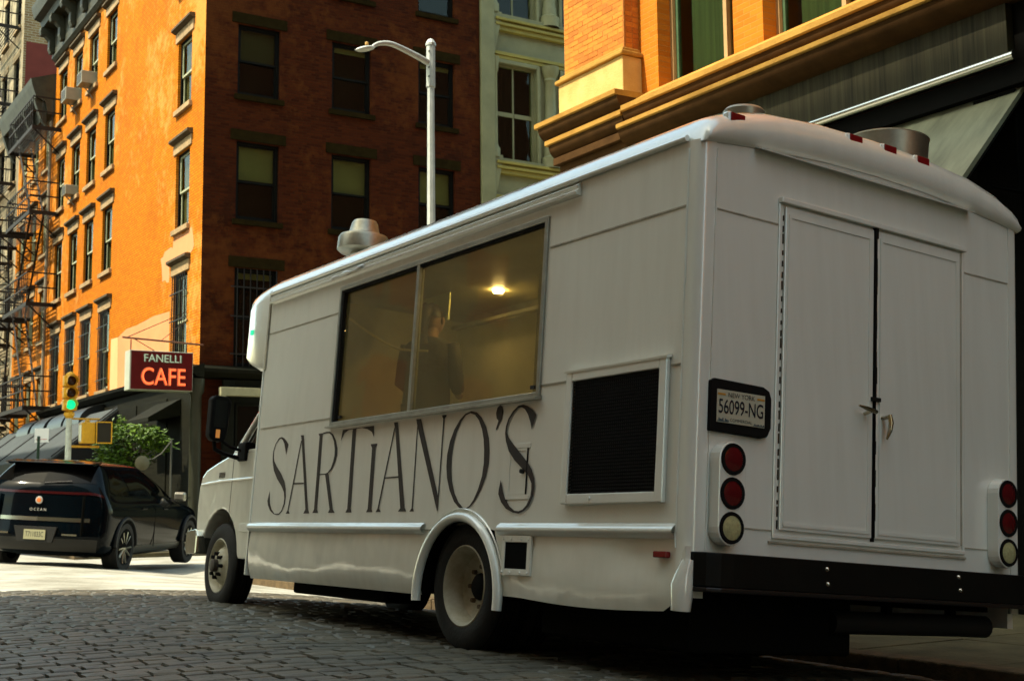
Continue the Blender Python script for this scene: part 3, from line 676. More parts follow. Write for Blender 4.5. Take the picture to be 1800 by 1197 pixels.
ob('pilaster_moulding', MB().box(9.41, RX - 0.002, 12.49, 14.0, 6.583, 6.64), STONE, rb, bevel=0.015)
ob('pilaster_moulding', MB().box(9.46, RX - 0.002, 12.54, 13.95, 6.643, 6.698), STONE, rb, bevel=0.015)
SHADE_SND = mat('shade_brown_sandstone', (0.060, 0.030, 0.010), 0.85, var=0.25, vscale=4, spec=0.05)  # stone darkened so its colour carries the shade below the ledges
def moulding(name, xf, z0, z1, xb, zb, ya, yb, mt=None, under=SHADE_SND):
    # a thin upright lip over a cavetto, shade put into its brown, that curves back under it
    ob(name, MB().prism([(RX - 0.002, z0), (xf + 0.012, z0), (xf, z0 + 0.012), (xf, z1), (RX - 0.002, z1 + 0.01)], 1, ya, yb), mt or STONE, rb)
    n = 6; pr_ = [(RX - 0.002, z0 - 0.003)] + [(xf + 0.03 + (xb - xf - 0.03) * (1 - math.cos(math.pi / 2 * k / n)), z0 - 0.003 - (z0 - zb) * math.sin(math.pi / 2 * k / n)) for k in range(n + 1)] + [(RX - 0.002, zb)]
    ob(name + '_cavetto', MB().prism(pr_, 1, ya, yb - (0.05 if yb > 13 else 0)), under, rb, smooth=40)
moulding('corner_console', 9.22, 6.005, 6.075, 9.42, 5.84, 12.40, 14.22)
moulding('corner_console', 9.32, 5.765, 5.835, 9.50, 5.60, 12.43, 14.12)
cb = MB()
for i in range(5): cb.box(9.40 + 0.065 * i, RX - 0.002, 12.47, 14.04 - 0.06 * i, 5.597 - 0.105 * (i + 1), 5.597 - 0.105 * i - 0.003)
ob('corbel', cb, SHADE_SND, rb, bevel=0.01)  # corbel in the same shade-darkened stone
ob('sill_wash', MB().prism([(RX - 0.002, 5.87), (9.34, 5.87), (RX - 0.002, 6.116)], 1, y_end, 12.395), STONE, rb)
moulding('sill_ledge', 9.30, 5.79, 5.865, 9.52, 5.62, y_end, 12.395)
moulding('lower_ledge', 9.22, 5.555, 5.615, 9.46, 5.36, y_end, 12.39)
FASC = mat('streaked_dark_metal', (0.017, 0.015, 0.007), 0.6, metal=0.1, spec=0.15, col2=(0.055, 0.05, 0.024), vscale=2.4, stretch=(1, 9, 0.25), rvar=0.12)
ob('metal_fascia', MB().box(9.44, 9.60, 6.98, 12.30, 4.87, 5.357), FASC, rb)
ob('metal_fascia', MB().box(9.52, 9.60, y_end, 6.97, 4.60, 5.357), mat('black_fascia', (0.004, 0.0038, 0.0026), 0.7, spec=0.06), rb)
CHR = mat('polished_steel', (0.60, 0.60, 0.52), 0.22, metal=1.0)
ob('steel_trim', MB().tube([(9.42, 6.9, 4.86), (9.42, 12.4, 4.86)], 0.045, 10), CHR, rb, smooth=60)
BLK = mat('black_paint', (0.003, 0.003, 0.0022), 0.7, var=0.2, spec=0.06)
ob('black_band', MB().box(9.46, 9.74, 6.2, 12.4, 4.62, 4.81), BLK, rb)
ob('shopfront', MB().box(9.66, 9.74, y_end, 14.0, 0.1, 4.60), mat('dark_shopfront', (0.006, 0.005, 0.003), 0.5, var=0.4, vscale=1.3, spec=0.1), rb)
for yy in (13.6, 10.4, 7.2, 4.0, 0.8):
    ob('pier', MB().box(9.50, 9.655, yy - 0.22, yy + 0.22, 0.1, 4.6), BLK, rb, bevel=0.01)
BRZ = mat('bronze_shop_frame', (0.03, 0.022, 0.010), 0.45, metal=0.5)
for yc in (12.0, 8.8, 5.6, 2.4):
    f = MB(); ring(f, -1.34, 1.34, 0.55, 3.5, 0.06, 0, 0.05); f.v = [(9.60 + p[1], yc + p[0], p[2]) for p in f.v]
    w_ = ob('shop_window', f, BRZ, rb)
    ob('transom', MB().box(9.605, 9.645, yc - 1.28, yc + 1.28, 2.75, 2.81), BRZ, w_); ob('mullion', MB().box(9.607, 9.643, yc - 0.03, yc + 0.03, 0.62, 2.748), BRZ, w_)
    ob('pane', MB().box(9.63, 9.634, yc - 1.28, yc + 1.28, 0.61, 3.44), mat('dark_plate_glass', (0.008, 0.008, 0.006), 0.04, spec=0.4), w_)
    ob('stall_riser', MB().box(9.61, 9.655, yc - 1.34, yc + 1.34, 0.11, 0.545), BRZ, w_)
aw = root('shop_awning', 'pale grey sloping shop awning behind the roof of the truck', 'awning', (9.2, 9.9, 3.6))
AWC = mat('pale_awning_cloth', (0.25, 0.26, 0.17), 0.45, col2=(0.13, 0.135, 0.085), vscale=1.6, stretch=(1, 3.0, 0.6))
ob('cloth', MB().prism([(9.64, 4.71), (9.66, 4.68), (8.70, 3.66), (8.68, 3.70)], 1, 6.92, 13.3), AWC, aw)
ob('frame', MB().tube([(9.66, 6.93, 4.66), (8.72, 6.93, 3.66), (9.64, 6.93, 3.66)], 0.018, 6), BLK, aw)
# ================================================================== buildings across the street (they shade the truck and show in its paint)
TAN = mat('tan_limestone', (0.40, 0.36, 0.25), 0.8, var=0.15, vscale=0.8)
def street_block(name, label, mt, y0, y1, zt, step, ww_, hh):
    b = root(name, label, 'building', (-5.5, (y0 + y1) / 2, 0))
    W = y1 - y0; n = int(W / step); off = (W - n * step) / 2
    rows_ = [4.6 + 3.6 * k for k in range(int((zt - 6) / 3.6))]
    hs = [(off + step * (i + 0.5) - ww_ / 2, off + step * (i + 0.5) + ww_ / 2, z, z + hh) for i in range(n) for z in rows_]
    wall(b, mt, (-5.5, y0, 0), math.pi / 2, W, 0, zt, hs, 0.2)
    shell(b, mat('rear_brick', (0.2, 0.08, 0.04), 0.9), -20, -5.5, y0, y1, zt, {'x1'})
    pm = MB().box(-ww_ / 2, ww_ / 2, 0.15, 0.16, 0, hh).mesh('window'); pm.materials.append(mat('sky_window', (0.03, 0.035, 0.04), 0.08))
    for h in hs:
        o = bpy.data.objects.new('window', pm); col.objects.link(o); o.parent = b; place(o, b, (-5.5, y0 + (h[0] + h[1]) / 2, h[2]), math.pi / 2)
    ob('cornice', MB().prism([(-5.5, zt - 1.0), (-5.2, zt - 0.8), (-4.9, zt - 0.3), (-4.8, zt), (-5.5, zt)], 1, y0, y1), mt, b)
    return b
street_block('corner_block', 'tan stone corner block across the street from the truck', TAN, -2.0, 13.95, 27.6, 2.6, 1.3, 2.2)
street_block('brick_block', 'buff brick block farther back across the street', mat('plain_buff_brick', (0.28, 0.20, 0.11), 0.85, var=0.2, vscale=1), -100, -2.02, 25.0, 2.8, 1.3, 2.1)

DKB = mat('dark_brown_brick', (0.16, 0.11, 0.06), 0.85, var=0.2, vscale=1)
fb = street_block('far_block', 'brown brick block on the far corner across both streets', DKB, 30.0, 62, 23.0, 2.7, 1.2, 2.1)
# its end wall towards the crossing
hs = [(1.2 + 2.7 * i, 2.4 + 2.7 * i, 4.6 + 3.6 * k, 6.8 + 3.6 * k) for i in range(9) for k in range(4)]
wall(fb, DKB, (-31, 29.99, 0), 0, 25.5, 0, 23.0, hs, 0.2)
pm = MB().box(-0.6, 0.6, 0.15, 0.16, 0, 2.2).mesh('window'); pm.materials.append(MATS['sky_window'])
for h in hs:
    o = bpy.data.objects.new('window', pm); col.objects.link(o); o.parent = fb; place(o, fb, (-31 + (h[0] + h[1]) / 2, 29.99, h[2]), 0)

# ================================================================== street furniture
lamp = root('street_lamp', 'tall grey street lamp pole with a single curved arm over the crossing', 'street lamp', (9.69, 18.0, 0.1))
GALV = mat('galvanised_steel', (0.42, 0.44, 0.40), 0.5, metal=0.35, var=0.15, vscale=6)
ob('pole', MB().tube([(9.69, 18.0, 0.1), (9.69, 18.0, 4.0), (9.69, 18.0, 8.42)], [0.10, 0.075, 0.055], 8), GALV, lamp)
ob('base', MB().lathe([(0.24, 0.1), (0.24, 0.25), (0.15, 0.5), (0.13, 1.1), (0.11, 1.15)], (9.69, 18.0, 0), 2, 8), GALV, lamp)
sl = ob('sleeve', MB().lathe([(0.05, 7.72), (0.075, 7.74), (0.075, 8.44), (0.05, 8.46)], (9.69, 18.0, 0), 2, 8), GALV, lamp)
ob('finial', MB().lathe([(0.085, 8.43), (0.085, 8.47), (0.05, 8.53), (0.0, 8.56)], (9.69, 18.0, 0), 2, 10), GALV, lamp)
for zz in (8.32, 8.05, 7.9):
    ob('bolt', MB().lathe([(0.0, 0.02), (0.014, 0.015), (0.014, 0)], (9.63, 17.94, zz), 1, 6), IRON, lamp)
ob('arm', MB().tube(cr([(9.66, 18.0, 8.14), (9.3, 17.97, 8.24), (8.95, 17.94, 8.31), (8.72, 17.92, 8.27), (8.60, 17.91, 8.19)], 6), [0.055 - 0.0011 * i for i in range(25)], 10), GALV, lamp, smooth=60)
hd = MB().grid([[(8.62 - 0.37 * t, 17.90 + 0.10 * math.sin(math.pi * min(1, t * 1.1 + 0.05)) ** 0.6 * math.cos(a), 8.175 - 0.10 * t + 0.045 * math.sin(math.pi * min(1, t * 1.05 + 0.08)) ** 0.6 * math.sin(a)) for a in [2 * math.pi * k / 14 for k in range(14)]] for t in [i / 10 for i in range(11)]], True)
hd_o = ob('lamp_head', hd, GALV, lamp, smooth=60)
ob('photocell', MB().lathe([(0.03, 0), (0.03, 0.04), (0.0, 0.06)], (8.50, 17.90, 8.20), 2, 8), mat('amber_cap', (0.5, 0.3, 0.08), 0.4), hd_o)

sg = root('traffic_signal', 'yellow traffic light showing green on a grey pole with a walk signal', 'traffic light', (6.47, 28.0, 0.1))
YEL = mat('signal_yellow', (0.62, 0.33, 0.02), 0.45, var=0.12, vscale=6)
GPOLE = mat('pale_grey_pole', (0.48, 0.52, 0.44), 0.5, var=0.2, vscale=8)
ob('pole', MB().tube([(6.47, 28.0, 0.1), (6.47, 28.0, 2.95)], 0.062, 10), GPOLE, sg, smooth=60)
ob('base', MB().lathe([(0.2, 0.1), (0.2, 0.4), (0.1, 0.7), (0.07, 0.8)], (6.47, 28, 0), 2, 8), GPOLE, sg)
ob('collar', MB().lathe([(0.06, 2.88), (0.11, 2.94), (0.11, 3.0), (0.05, 3.05)], (6.47, 28, 0), 2, 10), YEL, sg)
hb = MB()
for i in range(3): hb.box(6.47 - 0.14, 6.47 + 0.14, 27.90, 28.1, 3.045 + 0.25 * i, 3.045 + 0.25 * (i + 1) - 0.012)
hd_ = ob('signal_head', hb, YEL, sg, bevel=0.03)
ob('cap', MB().lathe([(0.10, 3.785), (0.08, 3.83), (0.02, 3.86), (0, 3.87)], (6.47, 28, 0), 2, 10), YEL, hd_)
GRN = mat('green_signal_lens', (0.02, 0.5, 0.25), 0.3, emit=(0.0, 1.0, 0.30), estr=0.28)
DKL = mat('dark_signal_lens', (0.03, 0.012, 0.008), 0.25)
for i in range(3):
    zc = 3.045 + 0.25 * i + 0.12
    ob('lens', MB().lathe([(0, -0.03), (0.06, -0.022), (0.10, 0.0)], (6.47, 27.898, zc), 1, 18), GRN if i == 0 else DKL, hd_, smooth=60)
    v = MB(); n = 14
    v.grid([[(6.47 + 0.115 * math.cos(a), 27.898 - l * (0.17 if math.sin(a) > -0.2 else 0.06), zc + 0.115 * math.sin(a)) for l in (0, 1)] for a in [(-0.45 + 1.9 * k / n) * math.pi - 0.0 for k in range(n + 1)]])
    ob('visor', v, YEL, hd_, smooth=60)
pd = ob('walk_signal', MB().box(6.70, 6.98, 27.82, 28.12, 2.36, 2.80), YEL, sg, bevel=0.02)
ob('walk_face', MB().box(6.985, 7.30, 27.80, 27.97, 2.38, 2.80), mat('black_signal_box', (0.02, 0.018, 0.01), 0.5), pd, bevel=0.01)
pf = MB(); ring(pf, 6.98, 7.315, 2.36, 2.82, 0.022, 27.785, 27.80); ob('walk_frame', pf, YEL, pd)
ob('side_lens', MB().box(6.692, 6.699, 27.86, 28.08, 2.41, 2.75), mat('milky_lens', (0.45, 0.45, 0.30), 0.3), pd)
ob('cap', MB().lathe([(0.06, 2.8), (0.05, 2.85), (0, 2.88)], (6.84, 27.97, 0), 2, 10), YEL, pd)
ob('bracket', MB().tube([(6.47, 28, 2.30), (6.84, 28.0, 2.30), (7.1, 28.0, 2.30)], 0.028, 6), YEL, sg)
ob('bracket', MB().tube([(6.47, 28, 2.88), (6.84, 28.0, 2.88), (7.1, 28, 2.88)], 0.022, 6), YEL, sg)

ws = root('blank_sign', 'small blank white square sign on a dark green post', 'sign', (6.55, 31.0, 0.1))
ob('post', MB().tube([(6.50, 31.0, 0.1), (6.50, 31.0, 2.65)], 0.032, 8), mat('dark_green_post', (0.02, 0.05, 0.025), 0.5), ws)
pl = ob('board', MB().prism([(6.43, 31.10), (6.68, 30.82), (6.684, 30.824), (6.434, 31.104)], 2, 2.51, 2.83), mat('white_sign', (0.82, 0.82, 0.76), 0.4), ws)
ob('red_line', MB().prism([(6.452, 31.070), (6.652, 30.846), (6.655, 30.849), (6.455, 31.073)], 2, 2.575, 2.585), mat('red_print', (0.5, 0.06, 0.04), 0.5), pl)
ws.rotation_euler = (0, 0, 0)

# cafe sign
cs = root('cafe_sign', 'red hanging box sign with neon CAFE lettering', 'sign', (8.9, 29.6, 3.7))
Ys = 29.55
REDS = mat('red_enamel', (0.085, 0.0035, 0.004), 0.3, var=0.15, vscale=3)
ob('box', MB().box(8.13, 9.60, Ys, Ys + 0.42, 3.67, 4.58), mat('grey_sign_case', (0.32, 0.34, 0.26), 0.5, var=0.15), cs, bevel=0.01)
fc = ob('face', MB().box(8.16, 9.585, Ys - 0.012, Ys - 0.001, 3.69, 4.56), REDS, cs)
NEON = mat('neon_red', (0.8, 0.12, 0.05), 0.4, emit=(1.0, 0.09, 0.02), estr=0.75)
ORNG = mat('orange_letter', (0.75, 0.20, 0.08), 0.45)
MINT = mat('pale_mint_letter', (0.62, 0.74, 0.56), 0.4)
DKG = mat('dark_letter_edge', (0.08, 0.10, 0.06), 0.5)
mk = lambda x, y, z: basis((x, y, z), (1, 0, 0), (0, 0, 1))
text('lettering', 'CAFE', 0.56, ORNG, fc, mk(8.90, Ys - 0.02, 3.965), 0.006, 0.80, off=0.012)
text('neon_tube', 'CAFE', 0.56, NEON, fc, mk(8.91, Ys - 0.034, 3.965), 0.006, 0.80, off=-0.012)
text('lettering', 'FANELLI', 0.25, MINT, fc, mk(8.88, Ys - 0.02, 4.40), 0.006, 0.98)
text('lettering_shadow', 'FANELLI', 0.25, DKG, fc, mk(8.905, Ys - 0.0165, 4.39), 0.001, 0.98)
ob('bracket_rod', MB().tube([(9.9, Ys + 0.2, 4.80), (8.0, Ys + 0.2, 4.88)], 0.022, 8), mat('rusty_rod', (0.10, 0.04, 0.02), 0.6), cs)
for xx in (8.2, 9.5): ob('hanger', MB().tube([(xx, Ys + 0.2, 4.84), (xx, Ys + 0.2, 4.57)], 0.014, 6), IRON, cs)
ob('stay_wire', MB().tube([(8.1, Ys + 0.2, 4.88), (9.88, 31.0, 5.75)], 0.010, 5), IRON, cs)
ob('stay_wire', MB().tube([(8.9, Ys + 0.2, 4.85), (9.9, 31.0, 5.55)], 0.008, 5), IRON, cs)
ob('stay_wire', MB().tube([(8.25, Ys + 0.2, 4.87), (8.75, Ys + 0.2, 4.6)], 0.010, 5), IRON, cs)

wlp = root('round_lamp', 'small pale round disc on a bent arm beside the cafe corner', 'lamp', (8.95, 29.2, 0.1))
ob('post', MB().tube([(9.02, 29.2, 0.1), (9.02, 29.2, 2.55)], 0.022, 6), mat('grey_post', (0.06, 0.06, 0.045), 0.6), wlp)
ob('arm', MB().tube([(9.02, 29.2, 2.5), (8.80, 29.2, 2.22), (8.62, 29.2, 2.1), (8.42, 29.2, 2.06)], 0.016, 6), mat('grey_post', (0.06, 0.06, 0.045), 0.6), wlp)
ob('disc', MB().lathe([(0, -0.05), (0.06, -0.045), (0.165, 0.0), (0.155, 0.03), (0, 0.05)], (8.36, 29.17, 2.0), 1, 20), mat('cream_disc', (0.11, 0.10, 0.055), 0.5, var=0.2), wlp, smooth=40)

# air conditioners in the top-floor windows
ACM = mat('ac_grey', (0.26, 0.26, 0.19), 0.5, var=0.12); ACD = mat('ac_grille', (0.10, 0.10, 0.085), 0.6)
def ac(yc, z, label, s=1.0):
    r_ = root('air_conditioner', label, 'air conditioner', (9.7, yc, z), group='window air conditioners on the orange wall')
    ob('case', MB().box(9.86 - 0.42 * s, 9.95, yc - 0.33 * s, yc + 0.33 * s, z, z + 0.42 * s), ACM, r_, bevel=0.015)
    g = MB()
    for i in range(9): g.box(9.86 - 0.42 * s - 0.006, 9.86 - 0.42 * s - 0.001, yc - 0.28 * s, yc + 0.28 * s, z + 0.05 * s + i * 0.038 * s, z + 0.05 * s + i * 0.038 * s + 0.02 * s)
    ob('grille', g, ACD, r_)
    ob('bracket', MB().tube([(9.9, yc, z - 0.4 * s), (9.6, yc, z - 0.02)], 0.018, 6), ACM, r_)
ac(43.05, 14.27, 'grey window air conditioner, larger of the two under the cornice')
ac(41.03, 14.27, 'grey window air conditioner in the second bay under the cornice', 0.95)
ac(43.05, 11.13, 'small pale air conditioner in the window below the cornice row', 0.75)

# leafy planter by the cafe
pt = root('leafy_plant', 'bright green leafy shrub growing by the cafe side wall', 'plant', (8.6, 31.0, 0.1))
LEAF = mat('bright_leaf', (0.105, 0.19, 0.012), 0.5, col2=(0.030, 0.075, 0.006), vscale=7)
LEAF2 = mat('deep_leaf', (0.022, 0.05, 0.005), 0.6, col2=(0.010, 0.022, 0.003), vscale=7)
rl = random.Random(21)
def leaves(n, cx, cy, cz, rx, ry, rz_, size):
    mb = MB()
    for _ in range(n):
        while True:
            a = Vector((rl.uniform(-1, 1), rl.uniform(-1, 1), rl.uniform(-1, 1)))
            if 0.25 < a.length < 1: break
        p = Vector((cx + a.x * rx, cy + a.y * ry, cz + a.z * rz_)); d = Vector((rl.uniform(-1, 1), rl.uniform(-1, 1), rl.uniform(-0.6, 0.3))).normalized()
        sd_ = d.cross(Vector((rl.uniform(-0.4, 0.4), rl.uniform(-0.4, 0.4), 1))).normalized(); s_ = size * rl.uniform(0.6, 1.3)
        up_ = d.cross(sd_) * s_ * 0.12
        mb.add([p, p + d * s_ * 0.45 + sd_ * s_ * 0.24 + up_, p + d * s_, p + d * s_ * 0.45 - sd_ * s_ * 0.24 + up_], [(0, 1, 2), (0, 2, 3)])
    return mb
cr_ = MB()
for (x, y_, z, a, b_, c_, n) in ((8.55, 30.7, 2.78, 0.75, 0.7, 0.22, 420), (8.95, 30.6, 2.62, 0.5, 0.5, 0.2, 260), (8.1, 30.8, 2.4, 0.45, 0.5, 0.28, 260), (8.45, 30.7, 2.15, 0.6, 0.5, 0.22, 260), (7.95, 30.7, 2.1, 0.35, 0.4, 0.14, 120), (9.1, 30.5, 2.45, 0.4, 0.4, 0.15, 160), (8.25, 30.8, 3.0, 0.18, 0.2, 0.2, 40)):
    q = leaves(n, x, y_, z, a, b_, c_, 0.15); cr_.add(q.v, q.f)
def leaf_obj(name, mb, mt, parent):
    me = bpy.data.meshes.new(name); me.from_pydata(mb.v, [], mb.f); me.update(); return link(name, me, mt, parent)
leaf_obj('foliage', cr_, LEAF, pt)
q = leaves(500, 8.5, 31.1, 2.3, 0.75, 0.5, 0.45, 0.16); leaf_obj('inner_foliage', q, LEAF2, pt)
st_ = MB()
for k in range(7):
    x1_, y1_ = 8.5 + rl.uniform(-0.6, 0.6), 30.8 + rl.uniform(-0.4, 0.4); st_.tube([(8.5 + rl.uniform(-0.15, 0.15), 31.0, 0.7), ((8.5 + x1_) / 2, 31.0, 1.6), (x1_, y1_, 2.5)], [0.025, 0.018, 0.008], 6)
ob('stem', st_, mat('bark', (0.09, 0.06, 0.035), 0.9), pt)
ob('planter', MB().prism([(8.0, 0.1), (9.0, 0.1), (9.08, 0.75), (7.92, 0.75)], 1, 30.6, 31.4), BLK, pt, bevel=0.02)

# ================================================================== food truck
tk = root('food_truck', 'white food truck with tall thin black lettering under a wide serving window', 'truck', local=True)
tk.matrix_world = Matrix(((0.99612, -0.01835, 0.08611, 3.7491), (0.01758, 0.9998, 0.00971, 4.6173), (-0.08627, -0.00816, 0.99624, -0.8412 + CZ), (0, 0, 0, 1)))
def streaks(M):
    """rain streaks, hand smudges and road film over the paint"""
    t = M.node_tree; b = t.nodes['Principled BSDF']; src = b.inputs['Base Color'].links[0].from_socket
    tc = N(t, 'ShaderNodeNewGeometry'); mp = N(t, 'ShaderNodeMapping'); mp.inputs['Scale'].default_value = (7, 7, 0.55); t.links.new(tc.outputs['Position'], mp.inputs[0])
    n = N(t, 'ShaderNodeTexNoise'); n.inputs['Scale'].default_value = 1.6; n.inputs['Detail'].default_value = 3; n.inputs['Roughness'].default_value = 0.6; t.links.new(mp.outputs[0], n.inputs['Vector'])
    n2 = N(t, 'ShaderNodeTexNoise'); n2.inputs['Scale'].default_value = 0.9; n2.inputs['Detail'].default_value = 1.5; t.links.new(tc.outputs['Position'], n2.inputs['Vector'])
    mu = N(t, 'ShaderNodeMath', operation='MULTIPLY'); t.links.new(n.outputs['Fac'], mu.inputs[0]); t.links.new(n2.outputs['Fac'], mu.inputs[1])
    r = N(t, 'ShaderNodeMapRange'); r.inputs['From Min'].default_value = 0.20; r.inputs['From Max'].default_value = 0.42; r.inputs['To Min'].default_value = 0.0; r.inputs['To Max'].default_value = 0.13
    t.links.new(mu.outputs[0], r.inputs['Value'])
    mx = N(t, 'ShaderNodeMix', data_type='RGBA'); mx.inputs[7].default_value = (0.36, 0.33, 0.24, 1)
    t.links.new(r.outputs[0], mx.inputs[0]); t.links.new(src, mx.inputs[6]); t.links.new(mx.outputs[2], b.inputs['Base Color'])
def white_paint(name, colr, rough, wav):
    M = mat(name, colr, rough, col2=tuple(c * 0.975 for c in colr), vscale=1.1, coat=1.0, rvar=0.0, spec=0.6)
    t = M.node_tree; b = t.nodes['Principled BSDF']; b.inputs['Coat Roughness'].default_value = 0.035; b.inputs['Coat IOR'].default_value = 1.75
    streaks(M)
    geo = N(t, 'ShaderNodeNewGeometry')
    n = N(t, 'ShaderNodeTexNoise'); n.inputs['Scale'].default_value = 2.6; n.inputs['Detail'].default_value = 2; t.links.new(geo.outputs['Position'], n.inputs['Vector'])
    n2 = N(t, 'ShaderNodeTexNoise'); n2.inputs['Scale'].default_value = 140; n2.inputs['Detail'].default_value = 2; t.links.new(geo.outputs['Position'], n2.inputs['Vector'])
    b1 = N(t, 'ShaderNodeBump'); b1.inputs['Strength'].default_value = wav; b1.inputs['Distance'].default_value = 0.05; t.links.new(n.outputs['Fac'], b1.inputs['Height'])
    b2 = N(t, 'ShaderNodeBump'); b2.inputs['Strength'].default_value = 0.12; b2.inputs['Distance'].default_value = 0.003; t.links.new(n2.outputs['Fac'], b2.inputs['Height'])
    t.links.new(b1.outputs[0], b2.inputs['Normal']); t.links.new(b2.outputs[0], b.inputs['Normal']); t.links.new(b2.outputs[0], b.inputs['Coat Normal'])
    return M
TW = white_paint('truck_white', (0.84, 0.85, 0.77), 0.25, 0.12)
TWS = white_paint('truck_skirt_white', (0.78, 0.78, 0.68), 0.18, 0.5)
SEAM = mat('caulk_seam', (0.36, 0.33, 0.25), 0.7, var=0.3, vscale=9)
RUB = mat('black_rubber', (0.006, 0.0055, 0.005), 0.8, spec=0.15, var=0.3, vscale=9)
ALU = mat('dull_aluminium', (0.36, 0.36, 0.31), 0.38, metal=0.8, var=0.2, vscale=7)
VOID = mat('underbody_black', (0.004, 0.004, 0.003), 0.9, spec=0.05)
arc = [(2.03 + 0.45 * math.cos(a), 0.31 + 0.445 * math.sin(a)) for a in [math.pi * k / 16 for k in range(17)]]     # from front to rear of arch
low = [(5.30, 0.695), (5.30, 1.425), (0.03, 1.425), (0.03, 0.695)] + [(1.58, 0.695)]
# body side above the rub rail
sp_ = MB()
sp_.prism([(5.30, 0.69), (5.30, 1.425), (0.05, 1.425), (0.05, 0.69), (1.665, 0.69)] + [p for p in reversed(arc) if p[1] > 0.69][0:] + [(2.395, 0.69)], 0, 0.0, 0.045)
sp_.box(0, 0.045, 0.05, 1.285, 1.425, 2.56); sp_.box(0, 0.045, 3.93, 5.30, 1.425, 2.56); sp_.box(0, 0.045, 1.285, 3.93, 2.41, 2.56)
side = ob('side_panel', sp_, TW, tk)
sk_rows = []                                          # front skirt: hammered sheet that tucks under at its lower edge
for i in range(41):
    yv = 2.40 + (5.28 - 2.40) * i / 40; r_ = []
    for j in range(11):
        t = j / 10; z = 0.688 - 0.388 * t; yy = yv
        if i < 8:
            zz_ = min(1.0, max(0.0, (z - 0.31) / 0.445)); edge = 2.03 + 0.45 * math.sqrt(max(0.0, 1 - zz_ * zz_)); yy = edge + (5.28 - edge) * i / 40
        bow = -0.010 * math.sin(math.pi * t) + 0.055 * max(0, t - 0.72) ** 1.6 * 3
        dnt = 0.006 * math.sin(yv * 3.1 + 1.0) * math.sin(t * 5.0) + 0.010 * math.exp(-((yv - 3.62) / 0.10) ** 2 - ((z - 0.60) / 0.06) ** 2) + 0.007 * math.exp(-((yv - 3.2) / 0.22) ** 2 - ((z - 0.52) / 0.07) ** 2)
        r_.append((0.006 + bow + dnt, yy, z))
    sk_rows.append(r_)
sk = MB().grid(sk_rows)
ob('skirt', sk, TWS, tk, smooth=60)
# rear skirt bulges outwards towards its lower edge
rows_ = []
for i in range(15):
    yv = 0.06 + (1.58 - 0.06) * i / 14
    zb = 0.335 - 0.02 * math.sin(math.pi * min(1, max(0, (yv - 0.1) / 1.3))) + (0.06 if yv < 0.15 else 0)
    r_ = []
    for j in range(9):
        t = j / 8; z = 0.688 + (zb - 0.688) * t
        lim = 1.58 + (0.09 * max(0, (z - 0.5) / 0.2) if z > 0.5 else 0)
        dent = -0.02 * math.exp(-((yv - 0.32) / 0.16) ** 2 - ((z - 0.60) / 0.09) ** 2)
        r_.append((0.004 - 0.03 * math.sin(math.pi * t * 0.55) * math.sin(math.pi * min(1, yv / 1.5)) - dent + 0.05 * max(0, t - 0.8), yv + (lim - 1.58) * (i / 14), z))
    rows_.append(r_)
ob('rear_skirt', MB().grid(rows_), TWS, tk, smooth=50)
ob('far_side_panel', MB().box(2.315, 2.36, 0.05, 5.30, 0.32, 2.56), TW, tk)
# roof
def roofprof():
    h = [(0.0, 2.545), (0.006, 2.60), (0.03, 2.65), (0.08, 2.70), (0.19, 2.752), (0.42, 2.812), (0.80, 2.848), (1.18, 2.858)]
    return h + [(2.36 - x, z) for x, z in h[-2::-1]]
RP = roofprof()
GP = [(x, 2.535 + 0.085 * math.sin(math.pi * x / 2.36) ** 0.8) for x, z in RP]
ob('roof', MB().grid([[(x, y, z) for x, z in RP] for y in (0.16, 2.0, 4.0, 5.28)]), TW, tk, smooth=50)
hdr = []
for f, yy in ((0.0, -0.004), (0.10, -0.030), (0.35, -0.038), (0.6, -0.028), (0.8, 0.0), (0.92, 0.05), (0.985, 0.11), (1.0, 0.162)):
    hdr.append([(x, yy + (0.03 if i in (0, len(RP) - 1) else 0), g[1] + f * (z - g[1])) for i, ((x, z), g) in enumerate(zip(RP, GP))])
ob('rear_header', MB().grid(hdr), TW, tk, smooth=60)
# front cap above the cab
cap = []
for (yy, ins, zb, k) in ((5.28, 0.0, 1.93, 1.0), (5.45, 0.0, 1.96, 0.985), (5.62, 0.004, 2.015, 0.965), (5.78, 0.02, 2.06, 0.925), (5.88, 0.055, 2.085, 0.86), (5.925, 0.13, 2.11, 0.74), (5.945, 0.3, 2.16, 0.55)):
    r_ = []
    for x, z in RP:
        xx = 1.18 + (x - 1.18) * (1.18 - ins) / 1.18; zz = 2.1 + (z - 2.1) * k if z > 2.1 else z; r_.append((xx, yy, zz))
    r_ = [(1.18, yy, zb), (0.2 + ins, yy, zb), (0.03 + ins, yy, zb), (ins, yy, zb + 0.04)] + r_ + [(2.36 - ins, yy, zb + 0.04), (2.33 - ins, yy, zb), (2.16 - ins, yy, zb)]
    cap.append(r_)
cap.append([(1.18 + (p[0] - 1.18) * 0.5, 5.955, 2.3 + (p[2] - 2.3) * 0.5) for p in cap[-1]]); cap.append([(1.18, 5.958, 2.3)] * len(cap[0]))
ob('front_cap', MB().grid(cap, True), TW, tk, smooth=50)
ob('marker_lamp', MB().box(-0.002, 0.03, 5.645, 5.695, 2.285, 2.325), mat('green_marker', (0.01, 0.25, 0.12), 0.3, emit=(0.02, 0.9, 0.4), estr=0.25), tk)
ob('cap_seam', MB().box(-0.012, 0.004, 5.27, 5.30, 1.95, 2.60), SEAM, tk)
ob('front_edge_trim', MB().box(-0.010, 0.05, 5.301, 5.325, 0.32, 2.56), TW, tk, bevel=0.006)
